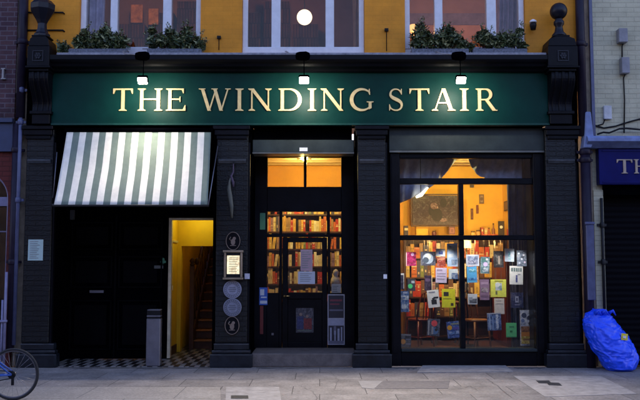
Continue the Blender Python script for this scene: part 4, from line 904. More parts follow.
# --- left: plum brick house with arched shop window
lh = thing('plum_brick_house', 'dark plum brick house with dull blue fascia and arched white window', 'building', (-6.5, .3, 0))
lx1 = X(16, 60, .05); lx0 = -10.5
lx1b = X(11, 250, .05)
ca = X(-14, 250, .12); ra = X(9.3, 200, .1)-ca; zsp = Z(199, .1)
m = MB(); m.box(lx0, lx1, .05, .5, Z(119, .05), 8.3); obj('wall', m, PURP, lh)
# lower wall with an arched opening
pts = [(lx1b+.03, 0), (lx1b+.03, Z(152, .05)), (lx0, Z(152, .05)), (lx0, 0), (ca-ra, 0), (ca-ra, zsp)]+[(ca-ra*math.cos(math.pi*k/20), zsp+ra*1.15*math.sin(math.pi*k/20)) for k in range(1, 20)]+[(ca+ra, zsp), (ca+ra, 0)]
m = MB(); m.prism(pts, .05, .5); obj('lower_wall', m, REDB, lh)
m = MB(); m.box(lx0, lx1+.01, -.02, .049, Z(151.5, 0), Z(123, 0)); m.box(lx0, lx1+.02, -.08, .049, Z(122.9, 0), Z(119, 0)); obj('fascia', m, DBLUE, lh)
m = MB(); ar = [(ca-ra*.985, .12, 0), (ca-ra*.985, .12, zsp)]+[(ca-ra*.985*math.cos(math.pi*k/24), .12, zsp+ra*1.135*math.sin(math.pi*k/24)) for k in range(1, 24)]+[(ca+ra*.985, .12, zsp), (ca+ra*.985, .12, 0)]
m.tube(ar, .035, 8); m.box(ca-ra+.02, ca+ra-.02, .10, .16, Z(206, .1), Z(197, .1)); m.box(ca-ra+.02, ca+ra-.02, .11, .14, Z(232, .1), Z(231, .1)); aww = obj('arched_window', m, mat('lilac_white_paint', (.20, .19, .30), .45), lh)
m = MB(); m.box(ca-ra+.01, ca+ra-.01, .2, .206, .5, zsp+ra*1.1); obj('pane', m, GLASS, aww)
m = MB(); m.box(lx0, lx1-.02, .5, 5.3, 0, 8.3); obj('rear_mass', m, BLKM, lh)
m = MB(); m.box(ca-ra, ca+ra, .16, .4, 0, .5); obj('stall_riser', m, BLKM, lh)
m = MB(); m.box(X(1, 73, 0), X(5.5, 73, 0), .0, .049, Z(79, 0), Z(78, 0)); m.box(X(1.8, 73, 0), X(3.6, 73, 0), .0, .049, Z(78, 0)+.001, Z(69, 0)-.001); m.box(X(.8, 73, 0), X(4.8, 73, 0), .0, .049, Z(69, 0), Z(68, 0)); tag(obj('iron_anchor_plate', m, mat('pale_iron', (.30, .28, .27), .5)), 'pale I shaped iron anchor plate on the plum brick', 'anchor plate')
pipe('downpipe', 'dark drainpipe between the plum brick house and the cup finial', 23, -60, 118, .0, .07, DPIPE, (42,))
pipe('downpipe', 'slim blue grey drainpipe down the edge of the plum brick', 18.3, 44, 345, -.03, .03, BPIPE, (90, 122, 200))
pipe('downpipe', 'plum red drainpipe beside the arched window', 13.5, 124, 352, .0, .06, DPIPE, (150, 262))
m = MB(); m.box(X(16.5, 20, .1), X(21, 20, .1), .08, .45, 4.3, 8.3); m.box(X(8, 250, .1)+.1, X(24, 250, .1), .13, .45, 0, 4.299); tag(obj('party_wall_strip', m, mat('tan_render', (.30, .24, .17), .8, var=.35, scale=6, bump=.4)), 'narrow tan strip of wall beside the plum brick', 'wall')
for k, px in enumerate((2.5, 5)):
    pass
rr = thing('pavement_rail', 'slim pale railing post with a crossbar by the arched window', 'railing', (X(4, 350, -.1), -.1, 0))
m = MB(); m.tube([(X(5, 320, -.1), -.1, 0), (X(5, 320, -.1), -.1, Z(272, -.1))], .022); m.tube([(X(2, 320, -.1), -.1, 0), (X(2, 320, -.1), -.1, Z(300, -.1))], .018); obj('post', m, mat('lilac_white_paint', (.20, .19, .30), .45), rr)
m = MB(); m.tube([(X(-20, 322, -.1), -.13, Z(322, -.1)), (X(8, 321, -.1), -.13, Z(321, -.1))], .02); obj('crossbar', m, mat('lilac_white_paint', (.20, .19, .30), .45), rr)
# ================================================================== POSTERS AND PAPERS AT THE DOOR
C = cmat
flat_thing('door_poster', 'small colour photo poster of two figures on the lower black door panel', 'poster', (296, 308, 313.5, 332.5), Yd+.02, .004, None,
           extra=[(.05, .35, .42, .86, 1), (.45, .42, .9, .86, 2), (.27, .26, .085, 3), (.64, .34, .08, 3), (.08, .90, .9, .95, 4)], mats=[picmat((.05, .05, .07)), mat('poster_blue', (.03, .035, .10), .6, var=.7, scale=30), mat('poster_red', (.15, .02, .02), .6, var=.7, scale=30), C((.22, .15, .12)), C((.09, .11, .09))])
flat_thing('door_poster', 'tall white edged poster, dark above and pale figures below, beside the door', 'poster', (327.6, 294.3, 344.6, 344.8), Yd-.022, .004, None,
           extra=[(.05, .02, .95, .47, 1), (.15, .10, .85, .14, 4), (.15, .18, .7, .21, 4), (.1, .3, .9, .33, 3), (.05, .49, .95, .62, 2), (.05, .62, .95, .98, 1), (.14, .66, .24, .97, 2), (.36, .63, .5, .8, 3), (.40, .72, .47, .97, 2), (.58, .68, .7, .96, 2), (.78, .65, .86, .97, 2), (.05, .92, .95, .98, 3)],
           mats=[C((.36, .36, .42)), C((.018, .017, .03)), C((.30, .31, .40)), C((.12, .12, .17)), C((.16, .03, .05))])
flat_thing('door_notice', 'mauve printed page taped inside the door glass', 'notice', (300.5, 249.5, 312.5, 271), Yd+.024, .003, None, extra=lines(.1, .92, 8), mats=[mat('mauve_paper', (.42, .30, .36), .7, var=.08), GREY])
flat_thing('door_notice', 'pale blue wide page taped low on the door glass', 'notice', (298, 271.5, 315, 284), Yd+.02, .003, None, extra=lines(.15, .9, 5), mats=[mat('pale_blue_paper', (.48, .52, .62), .7, var=.08), GREY])
flat_thing('door_sticker', 'dull green sticker high on the door frame', 'sticker', (260, 213, 265.3, 229.5), Yd-.026, .004, C((.06, .20, .11)))
flat_thing('door_sticker', 'bright blue and white sticker on the door frame', 'sticker', (259.3, 287.5, 267.5, 305), Yd-.026, .004, None, extra=[(.1, .1, .6, .45, 1), (.1, .75, .95, .92, 1), (.2, .52, .9, .6, 1)], mats=[C((.03, .10, .42)), C((.5, .55, .62))])
flat_thing('door_sticker', 'narrow dark red strip sticker below the blue one', 'sticker', (260, 306, 263.2, 334), Yd-.026, .004, C((.14, .02, .02)))
flat_thing('door_notice', 'white leaflet standing in the narrow pane beside the door', 'leaflet', (331.5, 284, 341, 294), Yd+.07, .003, None, extra=lines(.2, .9, 4), mats=[PAPER, GREY])
cat = thing('paper_bust', 'small pale paper bust standing behind the narrow door pane', 'figure', (dX(336), Yd+.2, Z(286, Yd)))
m = MB(); m.lathe([(.05, 0), (.085, .02), (.09, .09), (.075, .16), (.035, .19), (.045, .22), (.05, .26), (.03, .30), (.005, .31)], dX(336), Yd+.2, Z(288, Yd), 16); obj('figure_body', m, mat('pale_paper_mache', (.45, .40, .38), .8), cat)
# ================================================================== SHOP INTERIOR THINGS
WARM = (1, .76, .25)
def ceiling_lamp(label, x, y, pw, drop=.35):
    t = thing('pendant_lamp', label, 'lamp', (x, y, zcl-drop), 'pendant lamps in the shop')
    m = MB(); m.tube([(x, y, zcl), (x, y, zcl-drop+.055)], .006, 6); obj('flex', m, IRON, t)
    m = MB(); m.lathe([(.13, -.02), (.11, .02), (.04, .045), (.02, .055)], x, y, zcl-drop, 18); obj('lamp_shade', m, mat('cream_shade', (.7, .6, .4), .6), t)
    m = MB(); m.ball((x, y, zcl-drop-.02), .03); obj('bulb', m, emit('warm_bulb', (1, .7, .35), 14) if 'wb' not in MATS else MATS['wb'], t)
    lamp('pendant_glow', (x, y, zcl-drop-.09), pw, WARM, .06, t)
ceiling_lamp('pendant lamp inside the shop above the entrance door', X(304, 200, 1.2), 1.25, 60, .06)
ceiling_lamp('pendant lamp inside the first window bay of the shop', X(432, 200, 1.0), 1.0, 62, .06)
ceiling_lamp('pendant lamp inside the shop near the side wall', X(492, 200, 1.0), 1.0, 58, .06)
dlp = thing('added_bookcase_lamp', 'added unseen strip lamp on the wall side of the door head lighting the shelves', 'lamp', (X(304, 200, 1.05), 1.05, 2.74))  # unseen fill lamp, added to brighten the shelves behind the door
m = MB(); m.box(X(285, 200, 1.05), X(323, 200, 1.05), 1.0, 1.06, 2.74, 2.79); obj('lamp_body', m, IRON, dlp)
lamp('added_bookcase_glow', (X(290, 200, 1.1), 1.14, 2.70), 17, WARM, .05, dlp); lamp('added_bookcase_glow', (X(318, 200, 1.1), 1.14, 2.70), 17, WARM, .05, dlp)
# spotlight with bright white glow
sp = thing('display_spotlight', 'small bright white spotlight at the curtain edge behind the shop window', 'spotlight', (X(421, 194, .6), .6, Z(196, .6)))
m = MB(); m.tube([(X(416, 197.5, .6), .6, Z(197.2, .6)), (X(421, 195, .6), .6, Z(195, .6)), (X(428, 187.5, .6), .6, Z(187.5, .6))], [.018, .03, .012], 8); obj('lamp_tube', m, emit('white_tube', (1, .9, .62), 5), sp)
m = MB(); m.tube([(X(421, 195, .6), .63, Z(194, .6)), (X(421, 195, .6), .63, zcl-.001)], .006, 6); obj('hanger', m, IRON, sp)
# bookcases
def bookcase(label, x0, x1, y0, y1, zb, zt, nsh, tone=WOOD):
    t = thing('bookcase', label, 'bookcase', ((x0+x1)/2, (y0+y1)/2, zb))
    m = MB(); m.box(x0, x0+.03, y0, y1, zb, zt); m.box(x1-.03, x1, y0, y1, zb, zt); m.box(x0+.0305, x1-.0305, y0+.005, y1, zt-.03, zt); obj('carcass', m, tone, t, bevel=.003)
    m = MB(); m.box(x0+.031, x1-.031, y1-.012, y1-.001, zb, zt-.031); obj('back_panel', m, tone, t)
    zs = []
    for k in range(nsh):
        z = zb+.08+(zt-zb-.1)*k/nsh; m = MB(); m.box(x0+.0305, x1-.0305, y0+.004, y1-.0125, z-.025, z); obj('shelf', m, tone, t); zs.append(z)
    return zs, (zt-zb-.1)/nsh
PAL = [((.55, .30, .05), 'ochre'), ((.62, .42, .10), 'yellow'), ((.50, .12, .03), 'orange'), ((.42, .03, .02), 'red'), ((.60, .50, .30), 'cream'), ((.12, .05, .03), 'brown'), ((.05, .05, .10), 'navy'), ((.32, .18, .08), 'tan'), ((.70, .64, .50), 'white'), ((.25, .14, .22), 'mauve'), ((.16, .20, .06), 'olive')]
ORD = ['lowest', 'second lowest', 'third', 'fourth', 'fifth', 'top']
def fill(x0, x1, yf, z, h, shelf, where, seed, wts, wmin=.035, wmax=.065, cap=999):
    rnd = random.Random(seed); x = x0+.035; n = 0
    while x < x1-.1 and n < cap:
        w = rnd.uniform(wmin, wmax)
        if rnd.random() < .06: x += rnd.uniform(.03, .10); continue
        c, nm = PAL[rnd.choices(range(len(PAL)), wts)[0]]; hh = h*rnd.uniform(.55, .90); d = rnd.uniform(.13, .19)
        m = MB(); y = yf+rnd.uniform(.01, .035); m.box(x, x+w-.002, y, y+d, z+.0005, z+hh)
        for q in range(rnd.randint(0, 2)):
            q0 = rnd.uniform(.08, .9); m.box(x+.002, x+w-.004, y-.001-.0003*q, y-.0001, z+hh*q0, z+hh*(q0+rnd.choice((.02, .03, .07))), rnd.choice((1, 2)))
        q0 = rnd.uniform(.15, .45); q1 = q0+rnd.uniform(.15, .4); nl = rnd.randint(3, 7)
        for q in range(nl):
            if rnd.random() < .85: m.box(x+w*.3, x+w*.68, y-.002, y-.0017, z+hh*(q0+(q1-q0)*q/nl), z+hh*(q0+(q1-q0)*(q+.66)/nl), rnd.choice((1, 2)) if rnd.random() < .2 else 2-(sum(c) < .5))
        if rnd.random() < .07:
            a = rnd.uniform(.06, .16); ca_, sa_ = math.cos(a), math.sin(a)
            m.v = [(x+(px-x)*ca_+(pz-z)*sa_, py, z+.001-(px-x)*sa_*0+(pz-z)*ca_) for px, py, pz in m.v]; x += hh*math.sin(a)
        o = obj('book', m, [C(c), C((.65, .55, .35)), C(tuple(q*.55 for q in c))])
        tag(o, '%s spined book standing on the %s shelf %s' % (nm, shelf, where), 'book', '%s books on the %s shelf %s' % (nm, shelf, where))
        x += w; n += 1
bx0_, bx1_ = X(262, 250, 2.0), X(349, 250, 2.0)
bz = Z(212, 2.0)
zs, hh = bookcase('tall dark bookcase full of warm coloured books behind the entrance door', bx0_, bx1_, 2.0, 2.3, zfl, zfl+2.62, 8)
W1 = (3.5, 4.5, 3, 3, 3, 2, 1.2, 2, 3, 1, .7)
for k in range(2, 8): fill(bx0_, bx1_, 2.0, zs[k], hh, ['', '', 'third', 'fourth', 'fifth', 'sixth', 'seventh', 'top'][k], 'behind the entrance door', 20+k, W1, .033, .054)
cx0, cx1 = X(429, 250, 2.3), X(523, 250, 2.3)
cx0 = X(404, 250, 2.15); cx1 = ix1-.02
zs2, hh2 = bookcase('long low bookcase along the ochre back wall behind the display window', cx0, cx1, 2.10, 2.39, zfl, Z(237.5, 2.1), 5)
W2 = (3, 2.5, 5, 4, 2, 2, 1, 2, 1, 1, .6)
for k in range(1, 5): fill(cx0, cx1, 2.10, zs2[k], hh2, ['', 'second', 'third', 'fourth', 'top'][k], 'behind the display window', 40+k, W2 if k > 2 else (.4, .2, .8, 2, .2, 5, 3, 1.5, .1, 1, .3), .06, .10, 999 if k > 1 else 12)
# things on top of the low bookcase
ztop = Z(237.5, 2.1)
def onTop(px): return X(px, 232, 2.2)
tl = thing('table_lamp', 'lit cream shaded table lamp on the floor of the display behind the books', 'lamp', (X(466, 246, 1.2), 1.2, 1.0))
m = MB(); zz = Z(248, 1.2); m.lathe([(.085, 0), (.075, .06), (.06, .13), (.02, .135)], X(466.5, 244, 1.2), 1.2, zz, 18); obj('lamp_shade', m, emit('lit_cream_shade', (1, .72, .32), 2.2), tl)
m = MB(); m.tube([(X(466.5, 244, 1.2), 1.2, zz), (X(466.5, 244, 1.2), 1.2, zfl)], .012, 8); m.lathe([(.12, 0), (.11, .02), (.02, .03)], X(466.5, 244, 1.2), 1.2, zfl, 16); obj('stand', m, IRON, tl)
lamp('table_lamp_glow', (X(466.5, 244, 1.2), 1.2, zz-.06), 5, WARM, .05, tl)
pl = thing('picture_plate', 'dark square frame with a white round plate on the low bookcase', 'plate', (onTop(502), 2.25, ztop))
m = MB(); m.box(onTop(499), onTop(505), 2.24, 2.27, ztop+.001, Z(221, 2.2)); obj('frame', m, C((.04, .03, .03)), pl); m = MB(); m.disc(onTop(501.8), 2.236, Z(227, 2.2), .028, .028, .003, 16); obj('plate', m, PAPER, pl)
for px, h, c, lb in ((489, .16, (.35, .08, .03), 'slim rust red bottle on the low bookcase near the corner'), (493.5, .24, (.20, .08, .05), 'tall brown bottle on the low bookcase near the corner'), (478, .13, (.5, .28, .08), 'squat amber jar on the low bookcase'), (473, .11, (.65, .40, .12), 'small pale amber jar on the low bookcase'), (434, .12, (.12, .03, .03), 'dark red jar on the low bookcase under the large picture')):
    t = thing('bottle' if 'bottle' in lb else 'jar', lb, 'bottle' if 'bottle' in lb else 'jar', (onTop(px), 2.2, ztop))
    m = MB(); m.lathe([(.028, 0), (.032, .01), (.032, h*.6), (.012, h*.78), (.012, h)] if 'bottle' in lb else [(.035, 0), (.045, .02), (.045, h*.8), (.03, h*.9)], onTop(px), 2.2, ztop+.0005, 12); obj('vessel', m, C(c, .3), t)
    m = MB(); m.lathe([(.014, 0), (.014, .025)] if 'bottle' in lb else [(.035, 0), (.035, .02)], onTop(px), 2.2, ztop+h*(1 if 'bottle' in lb else .9)+.0008, 10); obj('stopper', m, C((.1, .06, .03)), t)
for j, (px0, px1, z1, c, nm) in enumerate(((481, 483, .19, (.35, .05, .03), 'red'), (484, 487, .17, (.55, .30, .12), 'tan'), (508, 511, .16, (.42, .04, .06), 'crimson'), (511.5, 515, .13, (.30, .03, .07), 'wine coloured'), (404, 408, .22, (.03, .02, .04), 'black'))):
    m = MB(); m.box(onTop(px0), onTop(px1), 2.16, 2.30, ztop+.001, ztop+z1); m.box(onTop(px0)+.005, onTop(px1)-.005, 2.1585, 2.1599, ztop+z1*.6, ztop+z1*.8, 1); tag(obj('book', m, [C(c), C((.6, .5, .3))]), '%s book standing upright on top of the low bookcase' % nm, 'book', 'books on top of the low bookcase')
m = MB(); m.box(onTop(482), onTop(497), 2.12, 2.3, ztop+.001, ztop+.06)
tag(obj('storage_box', m, C((.50, .10, .04)), None, bevel=.004), 'flat orange red box lying on the low bookcase', 'box')
# pictures on the walls
big = thing('wall_picture', 'large dark picture of pale figures on the ochre wall behind the window', 'picture', (X(437, 210, 2.35), 2.35, Z(226, 2.35)))
Yb = 2.36
def bX(px): return X(px, 210, Yb)
m = MB(); m.box(bX(412.5), bX(460.5), Yb, Yb+.03, Z(225, Yb), Z(195.5, Yb)); obj('canvas', m, picmat((.040, .020, .026)), big)
m = MB()
for (u, v, rx, rz, c) in ((434, 206, 3.6, 3.2, 1), (436, 207.5, 2.2, 1.6, 0), (437, 215, 5.5, 6.5, 2), (431, 211, 2.6, 4.6, 2), (443, 220, 3.6, 1.8, 1), (443.5, 203, 3.4, 4.6, 2), (452, 203, 2.2, 3, 2)):
    m.disc(bX(u), Yb-.002-.0004*rx, Z(v, Yb), rx/53., rz/53., .0015, 18, c)
obj('print', m, [picmat((.26, .17, .17)), picmat((.16, .09, .10)), mat('print_dark', (.014, .009, .012), .6, var=.6, scale=14)], big)
m = MB(); x0, x1, z0, z1 = bX(412), bX(461), Z(225.5, Yb), Z(195, Yb)
m.box(x0-.02, x1+.02, Yb-.012, Yb+.03, z1+.0005, z1+.02); m.box(x0-.02, x1+.02, Yb-.012, Yb+.03, z0-.02, z0-.0005); m.box(x0-.02, x0-.0005, Yb-.012, Yb+.03, z0, z1); m.box(x1+.0005, x1+.02, Yb-.012, Yb+.03, z0, z1); obj('frame', m, C((.06, .03, .02)), big)
m = MB(); m.box(bX(413), bX(460), Yb+.031, iy1-.002, Z(222, Yb), Z(198, Yb)); obj('hanging_batten', m, WOOD, big)
def wpic(label, rect, Y, c1, c2):
    px0, py0, px1, py1 = rect; pm = (py0+py1)/2; x0, x1, z0, z1 = X(px0, pm, Y), X(px1, pm, Y), Z(py1, Y), Z(py0, Y)
    t = thing('framed_picture', label, 'picture', ((x0+x1)/2, Y, z0), 'small framed pictures in the shop')
    m = MB(); m.box(x0, x1, Y, Y+.02, z0, z1); obj('frame', m, C(c1), t); m = MB(); m.box(x0+.02, x1-.02, Y-.002, Y-.0001, z0+.025, z1-.025); m.disc((x0+x1)/2, Y-.004, (z0+z1)/2, .025, .035, .0015, 12, 1); obj('print', m, [C(c2), C(c1)], t)
YB = iy1-.022
wpic('small grey framed picture high on the ochre wall near the corner', (479.3, 194.3, 484, 203.5), YB, (.16, .09, .06), (.28, .20, .16))
wpic('narrow dark framed picture on the ochre wall, lowest of the small ones', (470.8, 208.5, 473.3, 219.5), YB, (.12, .04, .02), (.25, .10, .05))
wpic('narrow red brown framed picture between its two neighbours on the ochre wall', (476.3, 205, 478.6, 213.5), YB, (.16, .04, .02), (.3, .10, .05))
wpic('tiny dark framed picture at the head of the ochre wall under the ceiling', (470, 184.5, 474, 187.5), YB, (.05, .03, .03), (.12, .06, .05))
wpic('small dark print hung under the large picture behind the window', (449, 226.5, 455, 234.5), 2.38, (.18, .06, .06), (.30, .12, .10))
# framed print on the side wall (faces across the room)
t = thing('framed_picture', 'dark framed picture on the side wall next to the navy curtain', 'picture', (ix1-.02, 1.9, Z(210, 1.9)), 'small framed pictures in the shop')
m = MB(); m.box(ix1-.025, ix1-.001, 2.05, 2.42, Z(210.5, 2.2), Z(200.8, 2.2)); obj('frame', m, C((.05, .03, .03)), t); m = MB(); m.box(ix1-.027, ix1-.0255, 2.09, 2.38, Z(209.5, 2.2), Z(202, 2.2)); obj('print', m, C((.16, .10, .09)), t)
# curtains
def swag(name, label, top, bot, Yc, ma, waves, seed):
    N = 48; NVV = 18
    def samp(P, t):
        t *= len(P)-1; i = min(int(t), len(P)-2); f = t-i; return (P[i][0]+(P[i+1][0]-P[i][0])*f, P[i][1]+(P[i+1][1]-P[i][1])*f)
    vs = []
    for j in range(NVV+1):
        v = j/NVV
        for i in range(N+1):
            u = i/N; a = samp(top, u); b = samp(bot, u); px, py = a[0]+(b[0]-a[0])*v, a[1]+(b[1]-a[1])*v
            vs.append((X(px, py, Yc), Yc+.035*math.sin(u*waves*2*math.pi+v*1.5+seed)+.02*noise.noise(Vector((u*4, v*3, seed))), Z(py, Yc)))
    m = MB(); m.raw(vs, [(j*(N+1)+i, (j+1)*(N+1)+i, (j+1)*(N+1)+i+1, j*(N+1)+i+1) for j in range(NVV) for i in range(N)], 0, True)
    o = obj(name, m, ma); s = o.modifiers.new('thick', 'SOLIDIFY'); s.thickness = .006; return tag(o, label, 'curtain')
swag('window_curtain', 'slate blue curtain swept up to a peak behind the window transom', [(398, 153), (415, 153), (432, 153), (448, 153), (460, 152)], [(398, 204), (410, 199), (427, 190), (440, 180), (459, 157)], .68, CURT, 5, 1.)
swag('window_curtain', 'grey blue curtain swag across the transom nearest the navy drape', [(465, 152), (480, 153), (495, 153), (510, 153), (522, 153)], [(467, 158), (476, 174), (488, 180), (505, 183), (522, 184)], .64, CURT, 5, 2.)
swag('window_curtain', 'long navy curtain hanging down the side of the shop window', [(506, 152), (514, 152), (524, 152), (541, 152)], [(511, 347), (518, 347), (528, 347), (541, 347)], .76, CURTD, 4, 3.)
m = MB(); m.tube([(X(397, 153, .7), .7, zcl-.09), (X(539, 153, .7), .7, zcl-.09)], .012); tag(obj('curtain_rail', m, IRON), 'slim black curtain rail inside the top of the shop window', 'curtain rail')
# chairs and table inside
cpd = thing('low_cupboard', 'dark red low cupboard along the side wall behind the navy curtain', 'cupboard', (ix1-.2, 1.4, zfl))
REDW = mat('red_brown_wood', (.16, .02, .015), .4)
m = MB(); m.box(ix1-.34, ix1-.002, .95, 2.05, zfl, 1.72); obj('carcass', m, REDW, cpd, bevel=.005)
for k in range(3):
    m = MB(); m.box(ix1-.358, ix1-.341, .97+.36*k, 1.31+.36*k, zfl+.06, 1.66); dk = obj('door', m, REDW, cpd, bevel=.004)
    m = MB(); m.ball((ix1-.37, 1.27+.36*k, 1.0), .014, seg=8); obj('knob', m, IRON, dk)
def chair(label, x, y, rz, ma):
    t = thing('wooden_chair', label, 'chair', (0, 0, 0), 'wooden chairs in the shop')
    m = MB(); m.lathe([(.19, .43), (.20, .445), (.20, .46), (.18, .468)], 0, 0, 0, 20); obj('seat', m, ma, t)
    for a, b in ((-.14, -.14), (.14, -.14), (-.14, .14), (.14, .14)):
        m = MB(); m.tube([(a, b, .43), (a*1.2, b*1.2, 0)], [.018, .014], 8); obj('leg', m, ma, t)
    m = MB(); m.tube([(-.15, -.15, .16), (.15, -.15, .16), (.15, .15, .16), (-.15, .15, .16)], .009, 6, closed=True); obj('stretcher', m, ma, t)
    m = MB(); m.tube([(-.17, .14, .45), (-.18, .20, .7), (-.12, .23, .88), (0, .24, .92), (.12, .23, .88), (.18, .20, .7), (.17, .14, .45)], .014, 8)
    for k in (-1, 0, 1): m.tube([(.06*k, .17, .455), (.065*k, .23, .90)], .009, 6)
    obj('backrest', m, ma, t)
    t.location = (x, y, zfl); t.rotation_euler = (0, 0, rz)
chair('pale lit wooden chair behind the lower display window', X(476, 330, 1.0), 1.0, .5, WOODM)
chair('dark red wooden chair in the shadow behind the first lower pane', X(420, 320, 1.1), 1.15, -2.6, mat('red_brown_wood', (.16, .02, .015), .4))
tb = thing('book_table', 'dark red wooden table behind the hanging books', 'table', (X(446, 320, 1.5), 1.4, zfl))
m = MB(); m.box(X(434, 320, 1.2), X(462, 320, 1.2), 1.2, 1.75, zfl+.70, zfl+.74); obj('tabletop', m, mat('red_brown_wood', (.16, .02, .015), .4), tb, bevel=.005)
for a in (436, 460):
    for y in (1.25, 1.70):
        m = MB(); x = X(a, 320, 1.2); m.box(x-.02, x+.02, y-.02, y+.02, zfl, zfl+.699); obj('leg', m, WOOD, tb)
